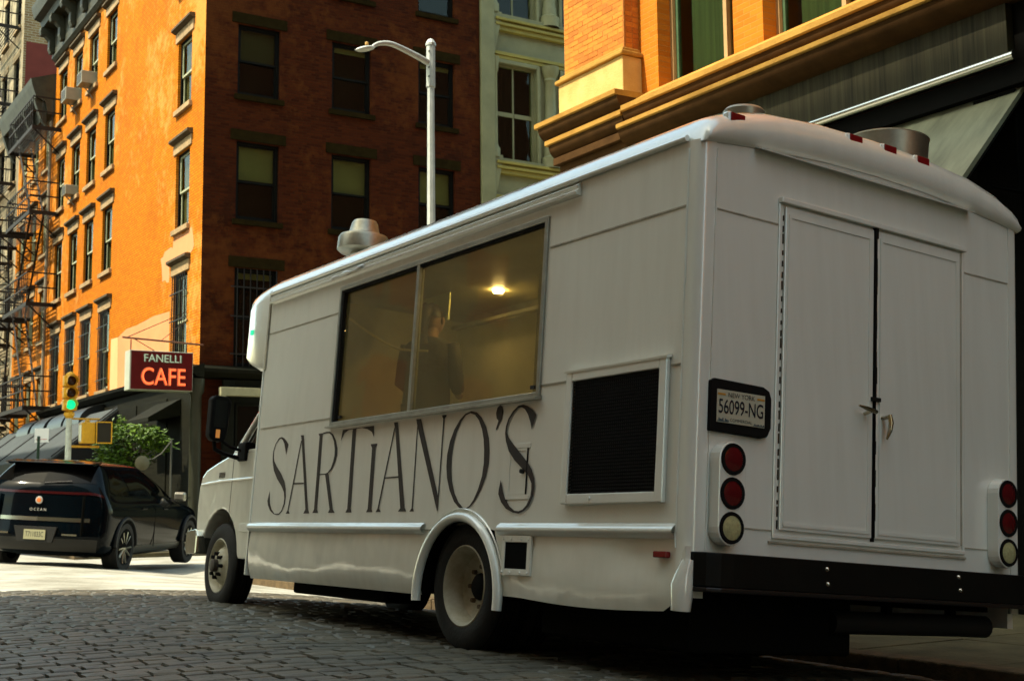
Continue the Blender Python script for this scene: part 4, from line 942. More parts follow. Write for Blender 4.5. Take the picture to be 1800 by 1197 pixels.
# rear wall, doors
rw_ = MB().prism([(0.05, 0.58)] + [(2.31, 0.58)] + [(x, z) for x, z in reversed(GP) if 0.05 < x < 2.31] , 1, 0.0, 0.04)
ob('rear_panel', rw_, TW, tk)
def door(x0, x1):
    d_ = ob('rear_door', MB().box(x0, x1, -0.014, -0.002, 0.735, 2.325), TW, tk, bevel=0.005)
    r_ = MB(); ring(r_, x0 + 0.02, x1 - 0.02, 0.755, 2.285, 0.018, -0.0185, -0.0145); ob('door_bead', r_, TW, d_)
    return d_
dl = door(0.540, 1.172); dr = door(1.196, 1.850)
ob('door_gap', MB().box(1.1725, 1.1955, -0.009, -0.002, 0.72, 2.335), RUB, tk)
gs = MB(); rg = random.Random(4); zz = 0.74
while zz < 2.32:
    h_ = rg.uniform(0.03, 0.09); w_ = rg.uniform(0.004, 0.011) * (1 if zz > 1.4 else 0.55); gs.box(1.184 - w_, 1.184 + w_ * rg.uniform(0.6, 1.3), -0.022, -0.0095, zz, zz + h_); zz += h_
ob('weather_strip', gs, RUB, tk)
hs = MB(); zz = 0.74
while zz < 2.30: hs.box(0.529, 0.533, -0.010, -0.002, zz, zz + rg.uniform(0.02, 0.05)); zz += 0.058
ob('hinge_strip', hs, mat('dark_hinge', (0.06, 0.05, 0.035), 0.6), tk)
hs2 = MB().box(1.855, 1.868, -0.006, -0.001, 0.74, 2.32); ob('hinge_strip', hs2, SEAM, tk)
dfm = MB(); dfm.box(0.500, 1.890, -0.030, -0.001, 2.335, 2.362); dfm.box(0.50, 0.524, -0.010, -0.0005, 0.70, 2.334); dfm.box(1.871, 1.890, -0.010, -0.0005, 0.70, 2.334); dfm.box(0.50, 1.89, -0.012, -0.0005, 0.694, 0.716)
ob('door_frame', dfm, TW, tk, bevel=0.004)
ob('lower_ledge', MB().box(0.48, 1.90, -0.010, -0.0003, 0.672, 0.682), SEAM, tk)
ob('drip_rail', MB().prism([(-0.001, 2.585), (-0.050, 2.562), (-0.052, 2.568), (-0.001, 2.597)], 0, 0.33, 1.93), TW, tk)
for (a, b_) in ((0.09, 0.50), (1.89, 2.27)): ob('panel_seam', MB().box(a, b_, -0.004, 0.001, 2.222, 2.229), SEAM, tk)
ob('panel_seam', MB().box(0.31, 0.50, -0.004, 0.001, 0.728, 0.734), SEAM, tk); ob('panel_seam', MB().box(1.89, 2.10, -0.004, 0.001, 0.728, 0.734), SEAM, tk)
def corner(x, sx):
    P = lambda a, b_: (x + sx * a, b_)
    poly = [P(-0.006, 0.085), P(-0.006, 0.04)] + [P(0.04 - 0.046 * math.cos(t), 0.04 - 0.046 * math.sin(t)) for t in [k * math.pi / 12 for k in range(1, 6)]] + [P(0.04, -0.006), P(0.085, -0.006), P(0.085, 0.004), P(0.004, 0.085)]
    if sx < 0: poly = poly[::-1]
    ob('corner_post', MB().prism(poly, 2, 0.40, 2.555), TW, tk, smooth=30)
corner(0.0, 1); corner(2.36, -1)
cs_ = MB()
for (x, y_) in ((-0.009, 0.088), (0.090, -0.008)):
    zz = 0.62; cs_ = MB()
    while zz < 2.5: h_ = rg.uniform(0.06, 0.22); j_ = rg.uniform(-0.003, 0.003); cs_.tube([(x + (j_ if y_ < 0 else 0), y_ + (j_ if y_ > 0 else 0), zz), (x - (j_ if y_ < 0 else 0), y_ - (j_ if y_ > 0 else 0), min(2.52, zz + h_))], rg.uniform(0.003, 0.0055), 5); zz += h_
    ob('caulk_bead', cs_, TW, tk, smooth=60)
ob('torn_corner', MB().prism([(0.015, 0.43), (0.01, 0.60), (-0.012, 0.63), (-0.015, 0.50)], 0, -0.03, 0.0), TWS, tk)
tc = MB().tube([(-0.02, 0.02, 0.34), (-0.02, 0.015, 0.45), (0.0, 0.0, 0.57)], [0.045, 0.055, 0.03], 8); ob('rag_patch', tc, TWS, tk, smooth=60)
# rub rails, arch flare, seams on the side
for (a, b_) in ((0.09, 1.60), (2.46, 5.30)):
    n = 10
    ob('rub_rail', MB().grid([[(0.0 - 0.030 * math.sin(math.pi * k / n) - 0.003, yv, 0.660 + 0.07 * k / n) for k in range(n + 1)] for yv in (a, b_)]), TW, tk, smooth=60)
fl_ = [(-0.012, 2.03 + 0.462 * math.cos(a), 0.31 + 0.455 * math.sin(a)) for a in [-0.10 + (math.pi + 0.22) * k / 28 for k in range(29)]]
ob('wheel_arch_flare', MB().tube(fl_, [0.029] * 29, 10), TW, tk, smooth=60)
ob('flare_bead', MB().tube([(-0.004, 2.03 + 0.505 * math.cos(a), 0.31 + 0.50 * math.sin(a)) for a in [0.3 + 2.5 * k / 24 for k in range(25)]], 0.006, 5), TW, tk, smooth=60)
ob('wheel_well', MB().prism([(2.46, 0.30)] + [(2.03 + 0.43 * math.cos(a), 0.31 + 0.425 * math.sin(a)) for a in [math.pi * k / 12 for k in range(13)]], 0, 0.42, 0.44), VOID, tk)
ob('wheel_well_liner', MB().grid([[(x, 2.03 + 0.44 * math.cos(a), 0.31 + 0.44 * math.sin(a)) for x in (0.02, 0.44)] for a in [math.pi * k / 12 for k in range(13)]]), VOID, tk, smooth=60)
for (y0, y1) in ((0.10, 1.25), (3.97, 5.26)): ob('panel_seam', MB().box(-0.004, 0.001, y0, y1, 2.236, 2.245), SEAM, tk)
for (y0, y1) in ((0.10, 0.17), (1.0, 1.27), (3.95, 5.26)): ob('panel_seam', MB().box(-0.005, 0.001, y0, y1, 1.468, 1.476), SEAM, tk)
rv = MB()
for yy in (1.05, 1.15, 4.12, 4.9, 5.02, 5.1, 5.18): rv.lathe([(0, -0.005), (0.006, -0.003), (0.007, 0)], (-0.004, yy, 2.241), 0, 6)
ob('rivet', rv, ALU, side)
# awning track under the roof edge
ob('awning_track', MB().prism([(0.0, 2.478), (-0.036, 2.482), (-0.040, 2.50), (-0.022, 2.512), (-0.030, 2.535), (-0.012, 2.55), (0.0, 2.556)], 1, 0.98, 5.24), TW, tk, bevel=0.002)
ob('roof_gutter', MB().tube([(-0.012, 0.10, 2.575), (-0.012, 5.28, 2.575)], 0.016, 8), TW, tk, smooth=60)
tp = MB().tube(cr([(-0.03, 3.55, 2.52), (-0.045, 3.7, 2.50), (-0.03, 3.9, 2.515), (-0.035, 4.05, 2.50)], 5), [0.010 + 0.006 * math.sin(k) for k in range(16)], 6); ob('torn_tape', tp, mat('silver_tape', (0.6, 0.6, 0.58), 0.3, metal=0.3), tk, smooth=60)
# serving window
wf = MB(); ring(wf, 1.270, 3.945, 1.408, 2.425, 0.03, -0.014, 0.03)
wfv = MB(); wfv.v = [(p[1], p[0], p[2]) for p in wf.v]; wfv.f = wf.f
win = ob('serving_window', wfv, ALU, tk, bevel=0.003)
ob('mullion', MB().box(-0.010, 0.03, 2.750, 2.785, 1.438, 2.395), ALU, win)
ob('seal', MB().box(-0.006, 0.028, 3.885, 3.915, 1.438, 2.395), RUB, win)
ob('seal', MB().box(-0.003, 0.028, 1.3005, 3.884, 2.378, 2.394), RUB, win)
TGL = glass('tinted_serving_glass', (0.80, 0.78, 0.60), 1.6, 0.01, dirt=0.15, dcol=(0.32, 0.32, 0.19))
ob('pane', MB().box(0.010, 0.014, 1.30, 2.750, 1.438, 2.395), TGL, win); ob('pane', MB().box(0.020, 0.024, 2.785, 3.885, 1.438, 2.395), TGL, win)
ob('window_sill', MB().prism([(0.0, 1.395), (-0.045, 1.392), (-0.045, 1.405), (0.0, 1.418)], 1, 1.26, 3.95), ALU, win)
for yy in (1.36, 3.82): ob('catch', MB().box(0.0, 0.018, yy - 0.02, yy + 0.02, 1.46, 1.48), IRON, win)
# interior
INW = mat('stained_inner_panel', (0.42, 0.39, 0.25), 0.5, var=0.2, vscale=1.5)
INC = mat('inner_ceiling', (0.34, 0.31, 0.18), 0.55, var=0.2, vscale=1.5)
ob('inner_wall', MB().box(2.26, 2.312, 0.3, 5.0, 0.75, 2.60), INW, tk); ob('inner_partition', MB().box(0.06, 2.25, 4.98, 5.02, 0.75, 2.60), INW, tk); ob('inner_partition', MB().box(0.06, 2.25, 0.30, 0.34, 0.75, 2.60), INW, tk)
ob('ceiling', MB().box(0.05, 2.25, 0.35, 4.97, 2.545, 2.56), INC, tk)
ob('floor', MB().box(0.05, 2.25, 0.2, 5.2, 0.72, 0.75), mat('truck_floor', (0.08, 0.08, 0.07), 0.7), tk)
ob('counter', MB().box(0.06, 0.62, 1.3, 4.9, 1.28, 1.32), mat('steel_counter', (0.4, 0.4, 0.36), 0.35, metal=0.9), tk)
ob('hood_panel', MB().box(1.20, 1.24, 2.9, 4.33, 1.62, 2.33), mat('white_inner_board', (0.85, 0.83, 0.68), 0.5, var=0.08), tk)
ob('hood_rail', MB().box(1.15, 1.198, 2.9, 4.33, 2.333, 2.36), ALU, tk)
ob('inner_post', MB().box(0.30, 0.325, 1.78, 1.805, 1.32, 2.54), ALU, tk)
ob('wall_shelf', MB().box(1.95, 2.258, 0.6, 2.7, 2.05, 2.075), ALU, tk)
for k, (ya, yb, h_) in enumerate(((0.7, 1.0, 0.28), (1.05, 1.28, 0.2), (1.4, 1.85, 0.33), (1.95, 2.15, 0.24), (2.25, 2.6, 0.18))):
    ob('shelf_box', MB().box(2.0, 2.24, ya, yb, 2.076, 2.076 + h_), mat(['kraft_carton', 'white_tub', 'dark_crate'][k % 3], [(0.30, 0.19, 0.09), (0.62, 0.60, 0.48), (0.06, 0.05, 0.04)][k % 3], 0.6), tk, bevel=0.01)
ob('range_hood', MB().prism([(1.5, 2.54), (2.25, 2.54), (2.25, 2.2), (1.75, 2.2)], 1, 2.85, 4.6), ALU, tk)
cl = ob('ceiling_light', MB().lathe([(0, -0.02), (0.035, -0.018), (0.045, 0.0)], (1.12, 3.60, 2.54), 2, 20), mat('lit_bulb', (1, 0.8, 0.5), 0.4, emit=(1.0, 0.70, 0.32), estr=75), tk)
cl2 = ob('ceiling_light', MB().lathe([(0, -0.02), (0.055, -0.018), (0.07, 0.0)], (1.12, 1.7, 2.54), 2, 20), MATS['lit_bulb'], tk)
ob('pale_panel', MB().box(0.90, 0.915, 3.95, 4.45, 2.33, 2.545), mat('milky_board', (0.70, 0.74, 0.42), 0.6), tk)  # plain pale upright panel below the ceiling
ob('hanging_cord', MB().tube(cr([(0.35, 4.75, 2.42), (0.3, 4.4, 2.3), (0.32, 4.1, 2.16), (0.4, 3.8, 2.02), (0.5, 3.5, 1.98)], 6), 0.009, 6), mat('pale_cord', (0.6, 0.5, 0.25), 0.5), tk, smooth=60)
ob('rolled_sheets', MB().tube([(0.25, 3.85, 1.36), (0.28, 3.3, 1.40)], 0.045, 8).tube([(0.38, 3.9, 1.37), (0.34, 3.25, 1.37)], 0.05, 8), mat('brown_paper', (0.32, 0.18, 0.08), 0.8, var=0.3), tk)
ob('food_box', MB().box(0.2, 0.5, 2.9, 3.15, 1.321, 1.46).box(0.2, 0.5, 2.3, 2.62, 1.321, 1.43).box(0.22, 0.5, 1.7, 2.1, 1.321, 1.45), mat('pale_carton', (0.6, 0.56, 0.40), 0.6), tk, bevel=0.01)
# condenser grille
vr = MB(); ring(vr, 0.175, 0.995, 0.825, 1.512, 0.052, -0.030, -0.0005); vv = MB(); vv.v = [(p[1], p[0], p[2]) for p in vr.v]; vv.f = vr.f
vt = ob('vent_frame', vv, TW, tk, bevel=0.006)
ob('vent_backing', MB().box(-0.003, -0.001, 0.225, 0.945, 0.875, 1.462), VOID, vt)
g = MB()
for i in range(34):
    z0 = 0.878 + i * 0.0172; g.prism([(-0.020, z0), (-0.006, z0 + 0.010), (-0.0045, z0 + 0.008), (-0.018, z0 - 0.001)], 1, 0.227, 0.943)
for i in range(44): yv = 0.232 + i * 0.0162; g.box(-0.0225, -0.0205, yv, yv + 0.004, 0.876, 1.461)
ob('vent_mesh', g, mat('black_mesh', (0.010, 0.008, 0.006), 0.6, spec=0.15), vt)
ob('screw', MB().lathe([(0, -0.007), (0.010, -0.005), (0.012, 0)], (-0.030, 0.74, 0.851), 0, 8), TW, vt)
ob('vent_hood', MB().prism([(-0.034, 1.505), (-0.001, 1.512), (-0.001, 1.526), (-0.036, 1.516)], 1, 0.165, 1.005), TW, vt)
# fuel door in the last letter, square duct, side marker
hr = MB(); ring(hr, 1.365, 1.545, 0.885, 1.135, 0.010, -0.0032, -0.0005); hv = MB(); hv.v = [(p[1], p[0], p[2]) for p in hr.v]; hv.f = hr.f
hp = ob('access_hatch', hv, TW, tk); ob('hatch_strip', MB().box(-0.0042, -0.0005, 1.335, 1.575, 1.138, 1.165), TW, hp, bevel=0.003); ob('hatch_strip', MB().box(-0.0042, -0.0005, 1.335, 1.575, 0.858, 0.882), TW, hp, bevel=0.003)
ob('hatch_gap', MB().box(-0.0062, -0.0005, 1.357, 1.3645, 0.885, 1.135), RUB, hp); ob('hatch_knob', MB().lathe([(0, -0.022), (0.012, -0.02), (0.014, -0.0005)], (0, 1.40, 1.01), 0, 10), IRON, hp, smooth=50)
hr = MB(); ring(hr, 1.258, 1.545, 0.450, 0.660, 0.034, -0.016, -0.001); hv = MB(); hv.v = [(p[1] - 0.004, p[0], p[2]) for p in hr.v]; hv.f = hr.f
dq = ob('duct_frame', hv, TW, tk, bevel=0.003); ob('duct_void', MB().box(-0.016, -0.0075, 1.293, 1.511, 0.485, 0.625), VOID, dq)
rv = MB()
for yy in (1.28, 1.35, 1.45, 1.53):
    for zz in (0.466, 0.644): rv.lathe([(0, -0.026), (0.006, -0.025), (0.008, -0.0205)], (0, yy, zz), 0, 6)
ob('rivet', rv, TW, dq)
ob('side_marker', MB().box(-0.028, 0.004, 0.13, 0.225, 0.572, 0.602), mat('red_lens', (0.22, 0.012, 0.012), 0.2), tk, bevel=0.006)
# rear lamps
REDL = mat('red_lens_deep', (0.11, 0.008, 0.009), 0.18, coat=0.5); WHL = mat('clear_lens', (0.42, 0.40, 0.20), 0.25, var=0.2, vscale=60)
def pod(xc):
    poly = [(xc + 0.082 * math.cos(a), 1.035 + 0.082 * math.sin(a)) for a in [math.pi * k / 10 for k in range(11)]] + [(xc + 0.082 * math.cos(a), 0.722 + 0.082 * math.sin(a)) for a in [math.pi + math.pi * k / 10 for k in range(11)]]
    p = ob('tail_lamp', MB().prism(poly, 1, -0.072, -0.0005), TW, tk, bevel=0.008)
    for z, mt in ((1.035, REDL), (0.879, REDL), (0.722, WHL)):
        ob('lamp_gasket', MB().lathe([(0.056, -0.006), (0.072, -0.007), (0.074, 0.0)], (xc, -0.0725, z), 1, 24), RUB, p, smooth=50)
        ob('lamp_lens', MB().lathe([(0, -0.012), (0.035, -0.010), (0.058, -0.003)], (xc, -0.0725, z), 1, 24), mt, p, smooth=60)
pod(0.185); pod(2.165)
for xc, f in ((0.20, 0.86), (1.02, 0.80), (1.28, 0.80), (1.54, 0.80)):
    x_, z_ = xc, None
    for i in range(len(RP) - 1):
        if RP[i][0] <= xc <= RP[i + 1][0]: t = (xc - RP[i][0]) / (RP[i + 1][0] - RP[i][0]); z_ = RP[i][1] + t * (RP[i + 1][1] - RP[i][1]); g_ = GP[i][1]
    zz = g_ + 0.70 * (z_ - g_)
    sl_ = -0.12 if xc < 1 else 0.0
    c_ = ob('clearance_lamp', MB().box(xc - 0.060, xc + 0.060, -0.018, 0.03, zz - 0.034, zz + 0.028), TW, tk, bevel=0.014)
    ob('lens', MB().box(xc - 0.046, xc + 0.046, -0.024, -0.0185, zz - 0.022, zz + 0.020), mat('red_lens', (0.22, 0.012, 0.012), 0.2), c_, bevel=0.006)
# licence plate in a rubber frame
pf_ = ob('plate_frame', MB().prism([(0.078, 1.16), (0.078, 1.395), (0.105, 1.408), (0.41, 1.402), (0.448, 1.385), (0.462, 1.35), (0.462, 1.21), (0.44, 1.165), (0.40, 1.155), (0.27, 1.158)], 1, -0.026, -0.001), RUB, tk, bevel=0.006)
PLT = mat('plate_cream', (0.50, 0.48, 0.36), 0.4)
pp_ = ob('licence_plate', MB().box(0.115, 0.415, -0.029, -0.0265, 1.205, 1.358), PLT, pf_)
mkr = lambda x, z: basis((x, -0.0305, z), (1, 0, 0), (0, 0, 1))
INK = mat('plate_navy', (0.010, 0.012, 0.02), 0.5); GOLD = mat('plate_gold', (0.5, 0.24, 0.03), 0.5)
text('plate_text', 'NEW YORK', 0.032, INK, pp_, mkr(0.265, 1.336), 0, 1.0); text('plate_number', '56099-NG', 0.094, INK, pp_, mkr(0.265, 1.277), 0, 0.70, off=0.0008); text('plate_text', 'COMMERCIAL', 0.021, INK, pp_, mkr(0.265, 1.220), 0, 1.05)
ob('plate_band', MB().box(0.118, 0.165, -0.0303, -0.0295, 1.332, 1.341).box(0.365, 0.412, -0.0303, -0.0295, 1.332, 1.341), GOLD, pp_)
sk2 = MB(); 
for i in range(9): sk2.box(0.118 + i * 0.008, 0.124 + i * 0.008, -0.0303, -0.0295, 1.208, 1.212 + 0.014 * abs(math.sin(i * 1.9)))
for i in range(9): sk2.box(0.342 + i * 0.008, 0.348 + i * 0.008, -0.0303, -0.0295, 1.208, 1.211 + 0.008 * abs(math.sin(i * 1.3)))
ob('plate_skyline', sk2, mat('plate_blue', (0.03, 0.07, 0.10), 0.5), pp_)
# door handles and hasp
BRS = mat('worn_brass_chrome', (0.55, 0.42, 0.16), 0.25, metal=1.0, col2=(0.6, 0.6, 0.55), vscale=30)
ob('door_handle', MB().tube([(1.11, -0.016, 1.355), (1.11, -0.060, 1.365)], 0.010, 8).tube([(1.02, -0.062, 1.383), (1.08, -0.064, 1.374), (1.145, -0.062, 1.364)], [0.005, 0.012, 0.012], 8), BRS, dl, smooth=50)
ob('door_handle', MB().tube([(1.235, -0.016, 1.345), (1.245, -0.055, 1.350)], 0.011, 8).tube([(1.248, -0.058, 1.362), (1.252, -0.064, 1.32), (1.246, -0.062, 1.28), (1.236, -0.050, 1.235)], [0.011, 0.013, 0.012, 0.005], 8), BRS, dr, smooth=50)
ob('hasp', MB().box(1.150, 1.215, -0.030, -0.0145, 1.425, 1.445), IRON, dl)
# bumper
bp_ = [(0.004, 0.03), (0.004, -0.03), (0.03, -0.085), (0.09, -0.118), (0.16, -0.125), (2.22, -0.125), (2.30, -0.11), (2.355, -0.05), (2.36, 0.03)]
bm_ = ob('rear_bumper', MB().prism(bp_, 2, 0.452, 0.606), mat('black_step_bumper', (0.006, 0.0055, 0.004), 0.5, spec=0.15, var=0.3, vscale=5), tk, bevel=0.012)
ob('bumper_lip', MB().prism([(x, y_ - 0.006) for x, y_ in bp_], 2, 0.43, 0.4515), mat('black_lip', (0.016, 0.012, 0.01), 0.35), bm_, bevel=0.006)
for (x, z) in ((0.745, 0.566), (0.752, 0.497), (1.690, 0.573), (1.703, 0.507)):
    ob('bolt', MB().lathe([(0, -0.014), (0.009, -0.011), (0.012, 0)], (x, -0.125, z), 1, 10), mat('bright_bolt', (0.6, 0.58, 0.5), 0.2, metal=1.0), bm_, smooth=60)
# running gear
TYR = mat('tyre_rubber', (0.010, 0.0095, 0.008), 0.75, var=0.35, vscale=12, bump=0.2, bscale=60)
RIMW = mat('grimy_white_wheel', (0.50, 0.48, 0.38), 0.5, col2=(0.30, 0.27, 0.18), vscale=8)
def tyre(parent, x0, x1, y_, z, ro=0.372, ri=0.215, s=1):
    w = x1 - x0
    prof = [(ri, x0 + 0.02), (ri + 0.03, x0 + 0.004), (ro - 0.07, x0), (ro - 0.02, x0 + 0.012), (ro - 0.004, x0 + 0.03)]
    k = 5
    for i in range(k): a = x0 + 0.035 + (w - 0.07) * i / k; b_ = a + (w - 0.07) / k; prof += [(ro, a), (ro, b_ - 0.012), (ro - 0.012, b_ - 0.010), (ro - 0.012, b_ - 0.002)]
    prof += [(ro - 0.004, x1 - 0.03), (ro - 0.02, x1 - 0.012), (ro - 0.07, x1), (ri + 0.03, x1 - 0.004), (ri, x1 - 0.02)]
    return ob('tyre', MB().lathe(prof, (0, y_, z), 0, 48), TYR, parent, smooth=35)
def wheel_root(): 
    e = bpy.data.objects.new('wheel', None); col.objects.link(e); e.parent = tk; LOCAL.add(e.name); return e
def rear_wheel(xo, sgn, yc=2.03, zc=0.372):
    e = wheel_root(); X = lambda d: xo + sgn * d
    tyre(e, min(X(0), X(0.20)), max(X(0), X(0.20)), yc, zc); tyre(e, min(X(0.26), X(0.46)), max(X(0.26), X(0.46)), yc, zc)
    ob('rim', MB().lathe([(0.222, X(0.022)), (0.235, X(0.008)), (0.228, X(0.004)), (0.212, X(0.016)), (0.205, X(0.05)), (0.198, X(0.06)), (0.190, X(0.115)), (0.16, X(0.135)), (0.085, X(0.14)), (0.08, X(0.12))], (0, yc, zc), 0, 40), RIMW, e, smooth=45)
    ob('hub', MB().lathe([(0.0, X(0.09)), (0.05, X(0.09)), (0.075, X(0.11)), (0.08, X(0.15))], (0, yc, zc), 0, 24), RUB, e, smooth=45)
    for i in range(8): a = 2 * math.pi * i / 8; n_ = MB().lathe([(0, X(0.115)), (0.014, X(0.115)), (0.016, X(0.14))], (0, yc + 0.115 * math.cos(a), zc + 0.115 * math.sin(a)), 0, 6); ob('lug_nut', n_, mat('rusty_nut', (0.10, 0.07, 0.045), 0.6), e)
rear_wheel(0.035, 1); rear_wheel(2.325, -1)
def front_wheel(xo, sgn, yc=6.46, zc=0.372):
    e = wheel_root(); X = lambda d: xo + sgn * d
    tyre(e, min(X(0), X(0.22)), max(X(0), X(0.22)), yc, zc, 0.366)
    ob('rim', MB().lathe([(0.222, X(0.022)), (0.235, X(0.008)), (0.228, X(0.004)), (0.212, X(0.016)), (0.20, X(0.07)), (0.175, X(0.08)), (0.15, X(0.03)), (0.10, X(-0.005)), (0.085, X(-0.01)), (0.0, X(-0.01))], (0, yc, zc), 0, 40), RIMW, e, smooth=45)
    ob('hub', MB().lathe([(0.055, X(-0.008)), (0.055, X(-0.05)), (0.04, X(-0.06)), (0.0, X(-0.06))], (0, yc, zc), 0, 24), mat('dark_hub', (0.05, 0.04, 0.03), 0.5), e, smooth=45)
    for i in range(8): a = 2 * math.pi * i / 8; n_ = MB().lathe([(0, X(-0.035)), (0.016, X(-0.035)), (0.02, X(0.01))], (0, yc + 0.10 * math.cos(a), zc + 0.10 * math.sin(a)), 0, 6); ob('lug_nut', n_, RUB, e)
front_wheel(0.19, 1); front_wheel(2.17, -1)
ob('chassis_rail', MB().box(0.72, 0.82, 0.1, 6.9, 0.42, 0.58), VOID, tk); ob('chassis_rail', MB().box(1.54, 1.64, 0.1, 6.9, 0.42, 0.58), VOID, tk)
ob('underfloor', MB().box(0.06, 2.30, 0.06, 5.28, 0.60, 0.71), VOID, tk)
ob('rear_axle', MB().tube([(0.3, 2.03, 0.372), (1.0, 2.03, 0.372), (1.18, 2.03, 0.372), (1.36, 2.03, 0.372), (2.06, 2.03, 0.372)], [0.06, 0.06, 0.16, 0.06, 0.06], 12), VOID, tk)
ob('front_axle', MB().tube([(0.35, 6.46, 0.36), (2.0, 6.46, 0.36)], 0.05, 8), VOID, tk)
ob('fuel_tank', MB().box(0.75, 1.55, 2.9, 4.3, 0.28, 0.56), VOID, tk, bevel=0.03)
ob('storage_tank', MB().box(0.10, 1.16, 0.10, 1.30, 0.15, 0.44), VOID, tk, bevel=0.02)
ob('generator_tray', MB().box(1.62, 2.28, 0.15, 1.3, 0.40, 0.56), VOID, tk)
ob('side_step', MB().box(0.10, 0.42, 3.1, 4.6, 0.22, 0.31), VOID, tk, bevel=0.02)
ob('exhaust_pipe', MB().tube([(1.0, 0.10, 0.315), (1.9, 0.06, 0.325), (2.12, 0.05, 0.325)], 0.058, 14), mat('sooty_pipe', (0.02, 0.019, 0.017), 0.5, metal=0.4), tk, smooth=50)
ob('exhaust_hanger', MB().box(1.36, 1.40, 0.05, 0.09, 0.36, 0.46), VOID, tk); ob('exhaust_hanger', MB().box(1.85, 1.89, 0.05, 0.09, 0.36, 0.46), VOID, tk)
# roof fittings
VNT = mat('spun_aluminium', (0.34, 0.32, 0.25), 0.42, metal=0.9, var=0.15, vscale=9)
ob('roof_cap_vent', MB().lathe([(0.09, 2.78), (0.09, 2.90), (0.108, 2.905), (0.112, 2.94), (0.10, 2.955), (0.06, 2.965), (0, 2.968)], (0.62, 0.40, 0), 2, 24), VNT, tk, smooth=40)
ob('exhaust_fan', MB().lathe([(0.18, 2.80), (0.225, 2.84), (0.235, 3.01), (0.24, 3.015), (0.23, 3.02), (0.225, 2.95), (0, 2.94)], (1.68, 0.36, 0), 2, 32), VNT, tk, smooth=40)
mv = ob('mushroom_vent', MB().lathe([(0.10, 2.79), (0.10, 2.90), (0.185, 2.905), (0.208, 2.925), (0.205, 3.02), (0.19, 3.045), (0.135, 3.06), (0.125, 3.07), (0.105, 3.15), (0.09, 3.172), (0.05, 3.18), (0, 3.181)], (0.50, 4.70, 0), 2, 32), VNT, tk, smooth=40)
# cab
arcf = [(6.46 + 0.46 * math.cos(a), 0.37 + 0.49 * math.sin(a)) for a in [math.pi * k / 14 for k in range(15)]]
body = [(5.31, 0.43), (5.98, 0.44)] + [p for p in reversed(arcf) if p[1] > 0.44] + [(6.93, 0.55), (7.04, 0.58), (7.08, 0.90), (7.07, 1.06), (7.02, 1.16), (6.93, 1.21), (6.70, 1.262), (6.28, 1.340), (5.31, 1.345)]
cabb = ob('cab', MB().prism(body, 0, 0.175, 2.185), TWS, tk, bevel=0.035)
ob('cab_windows', MB().prism([(6.25, 1.342), (5.47, 1.885), (5.31, 1.93), (5.31, 1.342)], 0, 0.235, 2.125), mat('dark_cab_glass', (0.010, 0.011, 0.010), 0.05), cabb)
for x in (0.222, 2.138):
    ob('windscreen_pillar', MB().tube([(x, 6.31, 1.335), (x, 5.86, 1.655), (x, 5.44, 1.945)], [0.035, 0.026, 0.026], 8), TW, cabb, smooth=60)
    ob('door_sill', MB().tube([(x - (0.03 if x < 1 else -0.03), 6.25, 1.345), (x - (0.03 if x < 1 else -0.03), 5.31, 1.345)], 0.016, 6), TW, cabb, smooth=60)
ob('body_crease', MB().tube([(0.172, 7.0, 1.085), (0.168, 6.5, 1.105), (0.168, 5.33, 1.115)], 0.010, 6), TW, cabb, smooth=60)
ob('lower_moulding', MB().box(0.163, 0.178, 5.33, 5.98, 0.665, 0.735), TW, cabb, bevel=0.006)
ob('door_seam', MB().box(0.1735, 0.178, 6.255, 6.262, 0.75, 1.33), RUB, cabb)
lv = MB()
for i in range(4): lv.box(0.170, 0.1745, 6.44, 6.58, 1.135 + i * 0.012, 1.142 + i * 0.012)
ob('fender_vent', lv, IRON, cabb)
ob('wheel_house', MB().prism([(6.94, 0.40)] + [p for p in arcf] + [(5.98, 0.40)], 0, 0.46, 0.48), VOID, cabb); ob('wheel_house', MB().prism([(6.94, 0.40)] + [p for p in arcf] + [(5.98, 0.40)], 0, 1.88, 1.90), VOID, cabb)
ob('front_bumper', MB().prism([(6.86, 0.46), (7.13, 0.46), (7.17, 0.52), (7.16, 0.66), (6.9, 0.68), (6.86, 0.62)], 0, 0.12, 2.24), CHR, cabb, bevel=0.02)
ob('grille', MB().box(0.75, 1.61, 7.075, 7.11, 0.72, 1.05), mat('grey_grille', (0.2, 0.2, 0.2), 0.4), cabb)
for x in (0.42, 1.94): ob('headlamp', MB().box(x - 0.22, x + 0.22, 7.0, 7.105, 0.78, 1.02), mat('headlamp_glass', (0.5, 0.5, 0.48), 0.15), cabb, bevel=0.02)
